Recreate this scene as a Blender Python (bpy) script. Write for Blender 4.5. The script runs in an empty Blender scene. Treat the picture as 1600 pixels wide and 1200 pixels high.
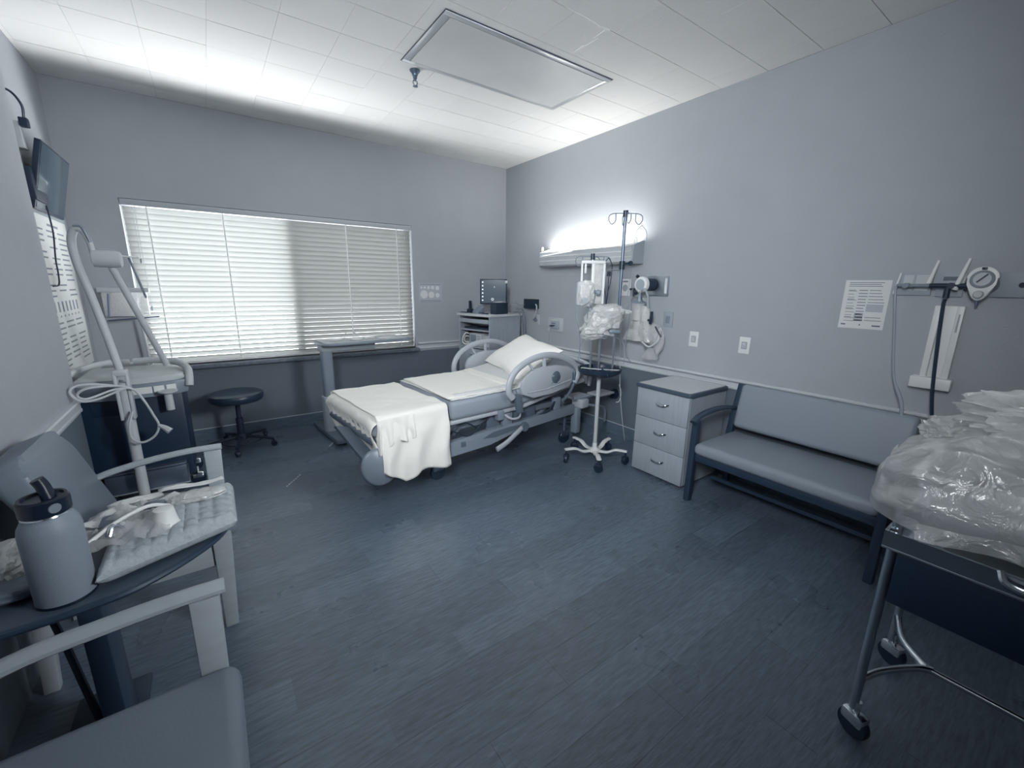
import bpy, bmesh, math, random
from mathutils import Vector, Matrix, noise
random.seed(7)
C = bpy.context.scene.collection
S = bpy.context.scene
PI = math.pi
V = Vector

# ------------------------------------------------------------------ camera
yaw, pitch, roll, F = 0.9515, 0.2298, 0.0138, 655.56
fw = V((math.cos(yaw)*math.cos(pitch), math.sin(yaw)*math.cos(pitch), -math.sin(pitch)))
rt = V((math.sin(yaw), -math.cos(yaw), 0)); up = rt.cross(fw)
rt2 = rt*math.cos(roll)+up*math.sin(roll); up2 = -rt*math.sin(roll)+up*math.cos(roll)
cd = bpy.data.cameras.new('camera'); cam = bpy.data.objects.new('camera', cd); C.objects.link(cam)
cam.matrix_world = Matrix(((rt2.x, up2.x, -fw.x, 0), (rt2.y, up2.y, -fw.y, 0), (rt2.z, up2.z, -fw.z, 1.4), (0, 0, 0, 1)))
cd.sensor_width = 36; cd.lens = 36*F/1600; cd.clip_start = 0.02
S.camera = cam
# ------------------------------------------------------------------ world, lights, exposure
S.view_settings.view_transform = 'Standard'; S.view_settings.look = 'None'
S.view_settings.gamma = 1; S.view_settings.use_curve_mapping = False
S.view_settings.exposure = 0.36
w = bpy.data.worlds.new('world'); S.world = w; w.use_nodes = True
bg = w.node_tree.nodes['Background']; bg.inputs[0].default_value = (0.93, 0.97, 1.0, 1); bg.inputs[1].default_value = 11.5

def area(name, loc, target, sx, sy, power, col, portal=False):
    l = bpy.data.lights.new(name, 'AREA'); l.shape = 'RECTANGLE'; l.size = sx; l.size_y = sy
    l.energy = power; l.color = col
    o = bpy.data.objects.new(name, l); C.objects.link(o); o.location = loc
    o.rotation_euler = (V(target)-V(loc)).to_track_quat('-Z', 'Y').to_euler()
    if portal: l.cycles.is_portal = True
    return o
area('window_portal', (0.7, 4.72, 1.35), (0.7, 0, 1.35), 2.4, 1.4, 1, (1, 1, 1), True)
area('left_fill', (-0.56, 0.0, 2.25), (2.5, 2.7, 1.25), 0.6, 0.9, 30, (0.92, 0.96, 1.0)).data.spread = math.radians(84)  # added soft fill by the left wall, out of view; no fixture here
area('rear_fill', (2.6, -1.45, 2.3), (-0.6, 3.0, 1.0), 0.8, 0.8, 16, (0.92, 0.96, 1.0)).data.spread = math.radians(60)  # unseen fill added behind the camera to brighten the left wall and floor
area('window_bounce_fill', (0.7, 5.35, 0.0), (0.7, 4.75, 1.3), 4.0, 0.9, 190, (1.0, 0.98, 0.95))  # added light panel outside the window, sends bounce up through the slats
area('wall_lamp_uplight', (2.985, 3.03, 1.745), (3.03, 3.03, 2.7), 1.15, 0.09, 9, (1.0, 0.98, 0.92)).rotation_euler = (PI, 0.06, PI/2)

# ------------------------------------------------------------------ materials
def mat(name, col, rough=0.6, metal=0.0, bump=0.0, bscale=60, var=0.0, vscale=6, spec=0.5, trans=0.0, alpha=1.0,
        emit=None, estr=0.0, stretch=None, objvar=0.0, coat=0.0, sheen=0.0, rvar=0.0, ior=None):
    m = bpy.data.materials.new(name); m.use_nodes = True
    nt = m.node_tree; N = nt.nodes; L = nt.links; b = N['Principled BSDF']
    b.inputs['Base Color'].default_value = (*col, 1); b.inputs['Roughness'].default_value = rough
    b.inputs['Metallic'].default_value = metal; b.inputs['Specular IOR Level'].default_value = spec
    b.inputs['Transmission Weight'].default_value = trans; b.inputs['Alpha'].default_value = alpha
    b.inputs['Coat Weight'].default_value = coat; b.inputs['Sheen Weight'].default_value = sheen
    if ior: b.inputs['IOR'].default_value = ior
    if emit: b.inputs['Emission Color'].default_value = (*emit, 1); b.inputs['Emission Strength'].default_value = estr
    tc = N.new('ShaderNodeTexCoord'); mp = N.new('ShaderNodeMapping'); L.new(tc.outputs['Object'], mp.inputs[0])
    if stretch: mp.inputs['Scale'].default_value = stretch
    if var or objvar:
        n = N.new('ShaderNodeTexNoise'); n.inputs['Scale'].default_value = vscale; n.inputs['Detail'].default_value = 6
        L.new(mp.outputs[0], n.inputs[0])
        mr = N.new('ShaderNodeMapRange'); mr.inputs[1].default_value = 0.3; mr.inputs[2].default_value = 0.7
        mr.inputs[3].default_value = 1-var; mr.inputs[4].default_value = 1+var; L.new(n.outputs[0], mr.inputs[0])
        out = mr.outputs[0]
        if objvar:
            oi = N.new('ShaderNodeObjectInfo'); m2 = N.new('ShaderNodeMapRange')
            m2.inputs[3].default_value = 1-objvar; m2.inputs[4].default_value = 1+objvar; L.new(oi.outputs['Random'], m2.inputs[0])
            mu = N.new('ShaderNodeMath'); mu.operation = 'MULTIPLY'; L.new(out, mu.inputs[0]); L.new(m2.outputs[0], mu.inputs[1]); out = mu.outputs[0]
        vm = N.new('ShaderNodeVectorMath'); vm.operation = 'SCALE'; vm.inputs[0].default_value = col; L.new(out, vm.inputs['Scale'])
        L.new(vm.outputs[0], b.inputs['Base Color'])
    if rvar:
        n = N.new('ShaderNodeTexNoise'); n.inputs['Scale'].default_value = 2.2; n.inputs['Detail'].default_value = 4
        L.new(tc.outputs['Object'], n.inputs[0]); mr = N.new('ShaderNodeMapRange')
        mr.inputs[1].default_value = 0.3; mr.inputs[2].default_value = 0.7; mr.inputs[3].default_value = rough-rvar; mr.inputs[4].default_value = rough+rvar
        L.new(n.outputs[0], mr.inputs[0]); L.new(mr.outputs[0], b.inputs['Roughness'])
    if bump:
        n = N.new('ShaderNodeTexNoise'); n.inputs['Scale'].default_value = bscale; n.inputs['Detail'].default_value = 4
        L.new(mp.outputs[0], n.inputs[0]); bp = N.new('ShaderNodeBump'); bp.inputs['Strength'].default_value = bump
        bp.inputs['Distance'].default_value = 0.01; L.new(n.outputs[0], bp.inputs['Height']); L.new(bp.outputs[0], b.inputs['Normal'])
    return m

def sheetmat(name, col, transl, transp, gloss=0.0, bump=0.0, bscale=20):
    """thin translucent sheet: diffuse + translucent + see-through + sheen"""
    m = bpy.data.materials.new(name); m.use_nodes = True; nt = m.node_tree; N = nt.nodes; L = nt.links; N.clear()
    o = N.new('ShaderNodeOutputMaterial'); d = N.new('ShaderNodeBsdfDiffuse'); t = N.new('ShaderNodeBsdfTranslucent')
    d.inputs[0].default_value = (*col, 1); t.inputs[0].default_value = (*col, 1)
    mx = N.new('ShaderNodeMixShader'); mx.inputs[0].default_value = transl; L.new(d.outputs[0], mx.inputs[1]); L.new(t.outputs[0], mx.inputs[2])
    cur = mx.outputs[0]
    if bump:
        tc = N.new('ShaderNodeTexCoord'); n = N.new('ShaderNodeTexNoise'); n.inputs['Scale'].default_value = bscale; n.inputs['Detail'].default_value = 5
        n.inputs['Distortion'].default_value = 1.5
        L.new(tc.outputs['Object'], n.inputs[0]); bp = N.new('ShaderNodeBump'); bp.inputs['Strength'].default_value = bump; bp.inputs['Distance'].default_value = 0.02
        L.new(n.outputs[0], bp.inputs['Height'])
        L.new(bp.outputs[0], d.inputs['Normal'])
    if gloss:
        g = N.new('ShaderNodeBsdfGlossy'); g.inputs['Roughness'].default_value = 0.22; g.inputs[0].default_value = (1, 1, 1, 1)
        if bump: L.new(bp.outputs[0], g.inputs['Normal'])
        m2 = N.new('ShaderNodeMixShader'); m2.inputs[0].default_value = gloss; L.new(cur, m2.inputs[1]); L.new(g.outputs[0], m2.inputs[2]); cur = m2.outputs[0]
    if transp:
        tr = N.new('ShaderNodeBsdfTransparent'); m3 = N.new('ShaderNodeMixShader'); m3.inputs[0].default_value = transp
        L.new(cur, m3.inputs[1]); L.new(tr.outputs[0], m3.inputs[2]); cur = m3.outputs[0]
    L.new(cur, o.inputs[0]); return m

M = dict(
 wall=mat('wall_paint', (0.37, 0.395, 0.425), 0.7, bump=0.15, bscale=120, var=0.02),
 wlow=mat('dark_wainscot_paint', (0.125, 0.155, 0.19), 0.55, bump=0.12, bscale=120, var=0.03),
 trim=mat('chair_rail_paint', (0.52, 0.55, 0.58), 0.4),
 base=mat('vinyl_baseboard', (0.10, 0.14, 0.19), 0.45, var=0.15, vscale=10, stretch=(1, 1, 4)),
 basecap=mat('baseboard_cap', (0.42, 0.46, 0.5), 0.4),
 tile=mat('ceiling_tile', (0.74, 0.75, 0.75), 0.8, bump=0.12, bscale=70, objvar=0.02, var=0.01),
 groove=mat('ceiling_joint', (0.16, 0.18, 0.21), 0.9),
 plank=mat('floor_plank', (0.108, 0.145, 0.195), 0.30, bump=0.16, bscale=26, var=0.30, vscale=12, stretch=(1, 7, 1), objvar=0.14, spec=0.9, rvar=0.05),
 joint=mat('floor_joint', (0.09, 0.12, 0.155), 0.6),
 slat=sheetmat('blind_slat', (0.30, 0.31, 0.305), 0.16, 0.0, 0.03),
 vinyl=mat('white_vinyl', (0.75, 0.77, 0.77), 0.4),
 valance=mat('blind_valance', (0.42, 0.45, 0.48), 0.45),
 sill=mat('dark_window_sill', (0.15, 0.18, 0.22), 0.35, var=0.3, vscale=30),
 glass=sheetmat('window_glass', (0.8, 0.85, 0.85), 0.0, 0.94, 0.9),
 screen=sheetmat('insect_screen', (0.05, 0.06, 0.07), 0.1, 0.60),
 linen=mat('white_linen', (0.80, 0.79, 0.74), 0.85, bump=0.25, bscale=30, sheen=0.2),
 linen2=mat('grey_white_linen', (0.60, 0.62, 0.62), 0.85, bump=0.25, bscale=24, sheen=0.2),
 pillow=mat('pillow_case', (0.84, 0.83, 0.80), 0.85, bump=0.3, bscale=14),
 matt=mat('mattress_vinyl', (0.27, 0.31, 0.36), 0.5, bump=0.1, bscale=40),
 bedpl=mat('bed_plastic', (0.40, 0.43, 0.47), 0.38),
 bumper=mat('bumper_plastic', (0.17, 0.205, 0.25), 0.35),
 beddk=mat('bed_dark_plastic', (0.10, 0.13, 0.17), 0.45),
 bedfr=mat('bed_frame_paint', (0.20, 0.24, 0.29), 0.4, var=0.05),
 black=mat('black_plastic', (0.012, 0.026, 0.05), 0.35),
 blackm=mat('matte_black', (0.010, 0.022, 0.045), 0.6),
 navy=mat('dark_navy_laminate', (0.011, 0.026, 0.055), 0.4),
 leath=mat('black_vinyl_leather', (0.022, 0.04, 0.068), 0.32, bump=0.1, bscale=90),
 chrome=mat('chrome', (0.75, 0.79, 0.83), 0.18, 1.0),
 steel=mat('brushed_steel', (0.55, 0.60, 0.66), 0.3, 1.0),
 dsteel=mat('dark_steel', (0.16, 0.2, 0.27), 0.35, 0.8),
 white=mat('white_plastic', (0.72, 0.74, 0.74), 0.4),
 offw=mat('cream_plastic', (0.47, 0.50, 0.52), 0.45),
 midg=mat('grey_plastic', (0.33, 0.37, 0.41), 0.45),
 lam=mat('grey_wood_laminate', (0.34, 0.38, 0.43), 0.45, var=0.07, vscale=8, stretch=(6, 6, 0.7)),
 lamtop=mat('light_laminate_top', (0.55, 0.58, 0.60), 0.35, var=0.04, vscale=40),
 lamedge=mat('dark_edge_band', (0.06, 0.085, 0.12), 0.45),
 wood=mat('pale_chair_wood', (0.36, 0.40, 0.43), 0.35, var=0.06, vscale=9, stretch=(1, 1, 5)),
 dwood=mat('dark_bench_wood', (0.022, 0.042, 0.075), 0.4),
 uph=mat('grey_vinyl_upholstery', (0.17, 0.205, 0.25), 0.42, bump=0.08, bscale=140),
 uphb=mat('bench_vinyl', (0.25, 0.29, 0.34), 0.5, bump=0.08, bscale=160),
 paper=mat('paper', (0.66, 0.68, 0.68), 0.7),
 ink=mat('grey_ink', (0.22, 0.25, 0.29), 0.8),
 inkl=mat('light_ink', (0.42, 0.45, 0.49), 0.8),
 plastic=sheetmat('clear_plastic_film', (0.82, 0.84, 0.84), 0.35, 0.42, 0.26, bump=1.0, bscale=13),
 film=sheetmat('thin_plastic_bag', (0.82, 0.84, 0.85), 0.35, 0.50, 0.14, bump=0.6, bscale=40),
 filmd=sheetmat('cloudy_plastic_bag', (0.80, 0.82, 0.82), 0.3, 0.22, 0.16, bump=1.0, bscale=22),
 tub=sheetmat('clear_tub', (0.55, 0.6, 0.65), 0.3, 0.45, 0.1),
 tubing=mat('clear_tubing', (0.30, 0.34, 0.38), 0.35),
 tubel=mat('pale_tubing', (0.55, 0.58, 0.6), 0.35),
 quilt=mat('quilted_pad', (0.38, 0.42, 0.45), 0.85, bump=0.5, bscale=60, var=0.08, vscale=50),
 bottle=mat('powder_coated_steel', (0.22, 0.26, 0.31), 0.5, bump=0.1, bscale=300),
 screenb=mat('display_glass', (0.06, 0.085, 0.115), 0.15, coat=0.2, emit=(0.4, 0.5, 0.6), estr=0.05),
 tvs=mat('television_glass', (0.05, 0.075, 0.105), 0.15, spec=0.3),
 glow=mat('lit_icon', (0.8, 0.85, 0.9), 0.5, emit=(0.85, 0.93, 1), estr=0.45),
 tube=mat('lamp_tube', (1, 1, 1), 0.5, emit=(1, 0.98, 0.92), estr=5.0),
 diff=mat('light_diffuser', (0.62, 0.64, 0.65), 0.28, var=0.05, vscale=3),
 alu=mat('fixture_paint', (0.50, 0.53, 0.56), 0.3, 0.3),
 lid=mat('bottle_lid', (0.006, 0.014, 0.03), 0.3),
)

# ------------------------------------------------------------------ mesh helpers
class MB:
    def __init__(s): s.bm = bmesh.new()
    def box(s, a, b, bev=0.0, seg=2, rot=None):
        """box between corners a and b"""
        c = [(a[i]+b[i])/2 for i in range(3)]; d = [abs(b[i]-a[i]) for i in range(3)]
        return s.cbox(c, d, bev, seg, rot)
    def cbox(s, c, d, bev=0.0, seg=2, rot=None):
        r = bmesh.ops.create_cube(s.bm, size=1.0); vs = r['verts']
        bmesh.ops.scale(s.bm, vec=d, verts=vs)
        if bev:
            es = list({e for v in vs for e in v.link_edges})
            g = bmesh.ops.bevel(s.bm, geom=es, offset=min(bev, min(d)*0.49), segments=seg, profile=0.5, affect='EDGES')
            vs = list({v for f in g['faces'] for v in f.verts} | {v for v in vs if v.is_valid})
        if rot is not None: bmesh.ops.transform(s.bm, matrix=rot if isinstance(rot, Matrix) else Matrix.Rotation(rot, 4, 'Z'), verts=vs)
        bmesh.ops.translate(s.bm, vec=c, verts=vs)
        return s
    def tube(s, pts, r, seg=8, smooth=0, closed=False, cap=True, flat=None):
        P = [V(p) for p in pts]
        if smooth:
            Q = []; n = len(P)
            for i in range(n if closed else n-1):
                p0 = P[(i-1) % n] if closed or i > 0 else P[0]*2-P[1]
                p1 = P[i]; p2 = P[(i+1) % n]
                p3 = P[(i+2) % n] if closed or i+2 < n else P[-1]*2-P[-2]
                for k in range(smooth):
                    t = k/smooth
                    Q.append(0.5*((2*p1)+(p2-p0)*t+(2*p0-5*p1+4*p2-p3)*t*t+(3*p1-p0-3*p2+p3)*t**3))
            if not closed: Q.append(P[-1])
            P = Q
        n = len(P); rings = []; nr = None
        for i, p in enumerate(P):
            if closed: t = (P[(i+1) % n]-P[i-1])
            else: t = (P[min(i+1, n-1)]-P[max(i-1, 0)])
            if t.length < 1e-9: t = V((0, 0, 1))
            t.normalize()
            if nr is None:
                nr = t.orthogonal().normalized() if flat is None else (V(flat)-t*V(flat).dot(t)).normalized()
            else:
                nr = (nr-t*nr.dot(t)); nr = nr.normalized() if nr.length > 1e-6 else t.orthogonal().normalized()
            bn = t.cross(nr)
            rr = r(i/(n-1)) if callable(r) else r
            ra, rb = (rr if isinstance(rr, tuple) else (rr, rr))
            rings.append([s.bm.verts.new(p+nr*ra*math.cos(2*PI*k/seg)+bn*rb*math.sin(2*PI*k/seg)) for k in range(seg)])
        for i in range(n if closed else n-1):
            a = rings[i]; b = rings[(i+1) % n]
            for k in range(seg): s.bm.faces.new((a[k], a[(k+1) % seg], b[(k+1) % seg], b[k]))
        if cap and not closed:
            s.bm.faces.new(rings[0][::-1]); s.bm.faces.new(rings[-1])
        return s
    def cyl(s, a, b, r, seg=16, r2=None):
        r2 = r if r2 is None else r2
        return s.tube([a, b], (lambda t: r+(r2-r)*t), seg)
    def lathe(s, prof, o=(0, 0, 0), seg=28, axis='Z', capb=True, capt=True):
        """prof: (r,z) list"""
        rings = []
        for r, z in prof:
            ring = []
            for k in range(seg):
                x = r*math.cos(2*PI*k/seg); y = r*math.sin(2*PI*k/seg)
                p = {'Z': (x, y, z), 'X': (z, x, y), 'Y': (x, z, y)}[axis]
                ring.append(s.bm.verts.new((o[0]+p[0], o[1]+p[1], o[2]+p[2])))
            rings.append(ring)
        for a, b in zip(rings, rings[1:]):
            for k in range(seg): s.bm.faces.new((a[k], a[(k+1) % seg], b[(k+1) % seg], b[k]))
        if capb: s.bm.faces.new(rings[0][::-1])
        if capt: s.bm.faces.new(rings[-1])
        return s
    def prism(s, pts, vec, bev=0.0):
        """extrude polygon (3D pts) along vec"""
        a = [s.bm.verts.new(p) for p in pts]; b = [s.bm.verts.new(V(p)+V(vec)) for p in pts]
        f1 = s.bm.faces.new(a[::-1]); f2 = s.bm.faces.new(b); n = len(pts)
        for k in range(n): s.bm.faces.new((a[k], a[(k+1) % n], b[(k+1) % n], b[k]))
        if bev:
            es = list({e for f in (f1, f2) for e in f.edges})
            bmesh.ops.bevel(s.bm, geom=es, offset=bev, segments=2, profile=0.5, affect='EDGES')
        return s
    def grid(s, nu, nv, fn, closeu=False):
        g = [[s.bm.verts.new(fn(i/(nu-1) if not closeu else i/nu, j/(nv-1))) for j in range(nv)] for i in range(nu)]
        for i in range(nu if closeu else nu-1):
            for j in range(nv-1):
                a = g[i]; b = g[(i+1) % nu]; s.bm.faces.new((a[j], b[j], b[j+1], a[j+1]))
        return s
    def blob(s, c, d, amp=0.1, freq=3.0, seed=0, sub=4, sq=1.0, fold=(1, 1, 1)):
        r = bmesh.ops.create_icosphere(s.bm, subdivisions=sub, radius=1.0)
        for v in r['verts']:
            n = v.co.copy()
            if sq != 1.0:
                n = V([math.copysign(abs(q)**sq, q) for q in n])
            q = V((v.co.x*fold[0], v.co.y*fold[1], v.co.z*fold[2]))*freq+V((seed*7.1, seed*3.3, seed))
            k = 1-abs(noise.noise(q))*1.6*amp+noise.noise(q*2.1)*amp*0.35
            v.co = V((c[0]+n.x*d[0]*k, c[1]+n.y*d[1]*k, c[2]+n.z*d[2]*k))
        return s
    def build(s, name, m, parent=None, smooth=True, world=False, solid=0.0, kind=None):
        bm = s.bm
        bmesh.ops.recalc_face_normals(bm, faces=bm.faces)
        me = bpy.data.meshes.new(name)
        if world and parent is not None:
            r = parent
            while r.parent: r = r.parent
            mw = Matrix.Translation(r.location) @ Matrix.Rotation(r.rotation_euler.z, 4, 'Z')
            bmesh.ops.transform(bm, matrix=mw.inverted(), verts=bm.verts)
        bm.to_mesh(me); bm.free()
        me.materials.append(M[m] if isinstance(m, str) else m)
        if smooth:
            for p in me.polygons: p.use_smooth = True
            try: me.set_sharp_from_angle(angle=math.radians(38))
            except Exception: pass
        o = bpy.data.objects.new(name, me); C.objects.link(o)
        if parent is not None: o.parent = parent
        if solid:
            md = o.modifiers.new('thickness', 'SOLIDIFY'); md.thickness = solid; md.offset = 0
        if kind: o['kind'] = kind
        return o

def thing(name, label, cat, loc=(0, 0, 0), rz=0.0, group=None):
    o = bpy.data.objects.new(name, None); C.objects.link(o); o.empty_display_size = 0.1
    o.location = loc; o.rotation_euler = (0, 0, rz); o['label'] = label; o['category'] = cat
    if group: o['group'] = group
    return o
def tag(o, label, cat, group=None):
    o['label'] = label; o['category'] = cat
    if group: o['group'] = group
    return o
def solo(name, mb, m, label, cat, group=None, **k):
    return tag(mb.build(name, m, **k), label, cat, group)
def struct(name, mb, m, smooth=False, parent=None):
    o = mb.build(name, m, parent, smooth)
    if parent is None: o['kind'] = 'structure'
    return o
def inst(src, name, parent, loc=None):
    o = bpy.data.objects.new(name, src.data); C.objects.link(o); o.parent = parent
    if loc is not None: o.location = loc
    return o
def copy_tree(o, parent=None):
    c = o.copy(); C.objects.link(c); c.parent = parent
    for ch in [x for x in o.children]: copy_tree(ch, c)
    return c

R, W, H = 3.092, 4.516, 2.757
YB = -1.6; XL = -0.77; XP = -0.67; YP = 3.25
WX0, WX1, WZ0, WZ1 = -0.47, 1.865, 0.70, 2.012

# ================================================================== SETTING
fl = struct('floor', MB().box((XL-0.1, YB-0.1, -0.08), (R+0.1, W+0.1, -0.0016)), 'joint')
pw, plen = 0.152, 0.914
k = 0
for r in range(34):
    y0 = W-(r+1)*pw; off = (r*0.37 % 1)*plen
    for c in range(-1, 6):
        x0 = XL+c*plen-off+0.3; x1 = x0+plen
        a = max(x0, XL); b = min(x1, R)
        if b-a < 0.03 or y0 < -0.7: continue
        MB().box((a+0.0004, y0+0.0004, -0.0015), (b-0.0004, y0+pw-0.0004, 0)).build('floor_plank', 'plank', fl, smooth=False)
ce = struct('ceiling', MB().box((XL-0.1, YB-0.1, H+0.004), (R+0.1, W+0.1, H+0.1)), 'groove')
ts = 0.3048
t0 = None
for i in range(-4, 11):
    for j in range(0, 15):
        x0 = 0.168+(i)*ts; y0 = 3.393-ts*11+j*ts
        a, b = max(x0, XL), min(x0+ts, R); c, d = max(y0, -0.3), min(y0+ts, W)
        if b-a < 0.02 or d-c < 0.02: continue
        dz = random.uniform(0, 0.0012)
        MB().box((a+0.0006, c+0.0016, H+dz), (b-0.0006, d-0.0016, H+0.004)).build('ceiling_tile', 'tile', ce, smooth=False)
MB().box((XL, YB, H), (R, 0.04, H+0.004)).build('ceiling_board', 'tile', ce, smooth=False)
# cracked paint beside the seam of a tile
mb = MB()
for (x, y, l, a, wd) in [(1.70, 1.868, .13, 0, .006), (1.82, 1.872, .12, 0.03, .012), (1.92, 1.872, .07, -.1, .016), (1.935, 1.93, .09, 1.5, .008), (1.955, 2.02, .12, 1.6, .007), (1.945, 2.1, .09, 1.4, .014), (1.90, 2.0, .06, .6, .006), (1.99, 2.14, .07, .3, .005)]:
    mb.cbox((x, y, H-0.0006), (l, wd, 0.001), rot=a)
mb.build('flaking_paint', 'white', ce, smooth=False)

wr = struct('wall_right', MB().box((R, YB-0.1, 0), (R+0.1, W+0.1, H)), 'wall')
MB().box((R-0.004, YB, 0), (R, W, 0.69)).build('wainscot', 'wlow', wr, smooth=False)
wb = MB()
for a, b in [((XL-0.1, W, 0), (R, W+0.12, WZ0)), ((XL-0.1, W, WZ1), (R, W+0.12, H)), ((XL-0.1, W, WZ0), (WX0, W+0.12, WZ1)), ((WX1, W, WZ0), (R, W+0.12, WZ1))]: wb.box(a, b)
wk = struct('wall_back', wb, 'wall')
MB().box((XL, W-0.004, 0), (R-0.004, W, 0.66)).build('wainscot', 'wlow', wk, smooth=False)
wl = struct('wall_left', MB().box((XL-0.1, YP, 0), (XL, W, H)).box((XL-0.1, YB, 0), (XP, YP, H)), 'wall')
MB().box((XL, YP, 0), (XL+0.004, W-0.004, 0.69)).box((XP, YB, 0), (XP+0.004, YP, 0.69)).build('wainscot', 'wlow', wl, smooth=False)
struct('wall_front', MB().box((XL-0.1, YB-0.1, 0), (R, YB, H)), 'wall')

def rail(name, p0, p1, nrm, z0=0.680, z1=0.757, d=0.028):
    """moulded chair rail: profile swept from p0 to p1, nrm points into the room"""
    prof = [(0, z0), (d*.45, z0), (d*.5, z0+.012), (d*.35, z0+.02), (d*.35, z0+.045), (d*.8, z0+.056), (d, z0+.062), (d, z1-.006), (d*.8, z1), (0, z1)]
    mb = MB(); pts = [(p0[0]+nrm[0]*a, p0[1]+nrm[1]*a, z) for a, z in prof]
    mb.prism(pts, (p1[0]-p0[0], p1[1]-p0[1], 0)); struct(name, mb, 'trim', smooth=False)
rail('trim_1', (R, YB), (R, W), (-1, 0))
rail('trim_2', (WX1+0.02, W), (R, W), (0, -1))
rail('trim_3', (XL, YP), (XL, W), (1, 0))
rail('trim_4', (XP, YB), (XP, YP), (1, 0))
rail('trim_5', (XL, W), (WX0-0.03, W), (0, -1))
def baseb(name, a, b):
    o = struct(name, MB().box((a[0], a[1], 0), (b[0], b[1], 0.108), 0.002), 'base')
    MB().box((a[0], a[1], 0.108), (b[0], b[1], 0.115), 0.002).build('baseboard_cap', 'basecap', o, smooth=False)
baseb('baseboard_right', (R-0.014, YB), (R-0.004, W-0.004))
baseb('baseboard_back', (XL+0.004, W-0.014), (R-0.014, W-0.004))
baseb('baseboard_left', (XL+0.004, YP), (XL+0.014, W-0.014))

# ---------------- window
win = struct('window_1', MB().box((WX0, W+0.085, WZ0), (WX0+0.05, W+0.115, WZ1)).box((WX1-0.05, W+0.085, WZ0), (WX1, W+0.115, WZ1))
    .box((WX0+.05, W+0.085, WZ0), (WX1-.05, W+0.115, WZ0+0.05)).box((WX0+.05, W+0.085, WZ1-0.05), (WX1-.05, W+0.115, WZ1)), 'vinyl')
MB().box((0.665, W+0.075, WZ0+.05), (0.735, W+0.118, WZ1-.05), 0.004).build('mullion', 'vinyl', win)
MB().box((WX0+.05, W+0.098, WZ0+.05), (0.665, W+0.102, WZ1-.05)).build('pane', 'glass', win, smooth=False)
MB().box((0.735, W+0.098, WZ0+.05), (WX1-.05, W+0.102, WZ1-.05)).build('pane', 'glass', win, smooth=False)
MB().box((0.735, W+0.108, WZ0+.05), (WX1-.05, W+0.109, WZ1-.05)).build('insect_screen', 'screen', win, smooth=False)
MB().box((WX0-0.03, W-0.05, 0.662), (WX1+0.03, W+0.08, 0.70), 0.006).build('window_sill', 'sill', win)
bl = thing('window_blind', 'wide white horizontal slat blind lowered over the window', 'blind', (0, W+0.035, 0))
MB().box((WX0+0.005, -0.042, 1.963), (WX1-0.005, 0.03, 2.008), 0.003).build('headrail', 'valance', bl)
# slat: shallow curved strip 50 mm, tilted nearly shut, room-side edge low
def slat_mesh():
    mb = MB(); wd = 0.050; th = -math.radians(60)
    sec = []
    for j in range(6):
        s = (j/5-0.5)*wd; hgt = 0.0035*(1-(2*s/wd)**2)
        y = s*math.cos(th)-hgt*math.sin(th); z = s*math.sin(th)+hgt*math.cos(th)
        sec.append((y, z))
    lo = [mb.bm.verts.new((WX0+0.012, y, z)) for y, z in sec]; hi = [mb.bm.verts.new((WX1-0.012, y, z)) for y, z in sec]
    for j in range(5): mb.bm.faces.new((lo[j], hi[j], hi[j+1], lo[j+1]))
    return mb
pitch_s = 0.0425; nz = 28
z = 1.935; first = None
for i in range(nz+1):
    zz = 1.938-i*pitch_s
    if zz < 0.745: break
    if first is None:
        first = slat_mesh().build('slat', 'slat', bl); first.location = (0, 0, zz)
    else: inst(first, 'slat', bl, (0, 0, zz))
MB().box((WX0+0.012, -0.022, 0.713), (WX1-0.012, 0.024, 0.728), 0.004).build('bottom_rail', 'vinyl', bl)
for x in (-0.315, 0.18, 1.185, 1.70):
    MB().box((x-0.004, -0.027, 0.72), (x+0.004, -0.0255, 1.965)).build('ladder_tape', 'vinyl', bl, smooth=False)
for x, z0 in ((-0.40, 1.57), (-0.385, 1.20), (1.78, 1.90)):
    MB().tube([(x, -0.03, 1.965), (x, -0.032, z0)], 0.0012, 5).lathe([(0.003, 0), (0.007, -.004), (0.008, -.03), (0.004, -.036)], (x, -0.034, z0), 10).build('pull_cord', 'midg', bl)

# ================================================================== CEILING LIGHT, SPRINKLER
cl = thing('ceiling_light', 'unlit rectangular ceiling light panel with pale diffuser', 'ceiling light', (1.771, 2.545, H))
mb = MB()
hx, hy = 0.616, 0.306
for a, b in [((-hx, -hy, -0.008), (hx, -hy+.035, 0)), ((-hx, hy-.035, -0.008), (hx, hy, 0)), ((-hx, -hy+.035, -0.008), (-hx+.04, hy-.035, 0)), ((hx-.04, -hy+.035, -0.008), (hx, hy-.035, 0))]:
    mb.box(a, b, 0.002)
mb.build('frame', 'alu', cl)
MB().box((-hx+.044, -hy+.039, -0.009), (hx-.044, hy-.039, -0.003)).build('diffuser', 'diff', cl)
mb = MB()
for a, b in [((-hx+.04, -hy+.035, -0.006), (hx-.04, -hy+.039, -0.001)), ((-hx+.04, hy-.039, -0.006), (hx-.04, hy-.035, -0.001)), ((-hx-.004, -hy-.004, -0.003), (-hx, hy+.004, 0)), ((hx, -hy-.004, -.003), (hx+.004, hy+.004, 0)), ((-hx, -hy-.004, -.003), (hx, -hy, 0)), ((-hx, hy, -.003), (hx, hy+.004, 0))]: mb.box(a, b)
mb.build('gasket', 'black', cl)
sp = thing('fire_sprinkler', 'small chrome fire sprinkler head hanging from the ceiling', 'sprinkler', (1.274, 2.926, H))
MB().lathe([(0.034, 0), (0.032, -.006), (0.02, -.02), (0.018, -.03)], seg=24).build('escutcheon', 'dsteel', sp)
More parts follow.
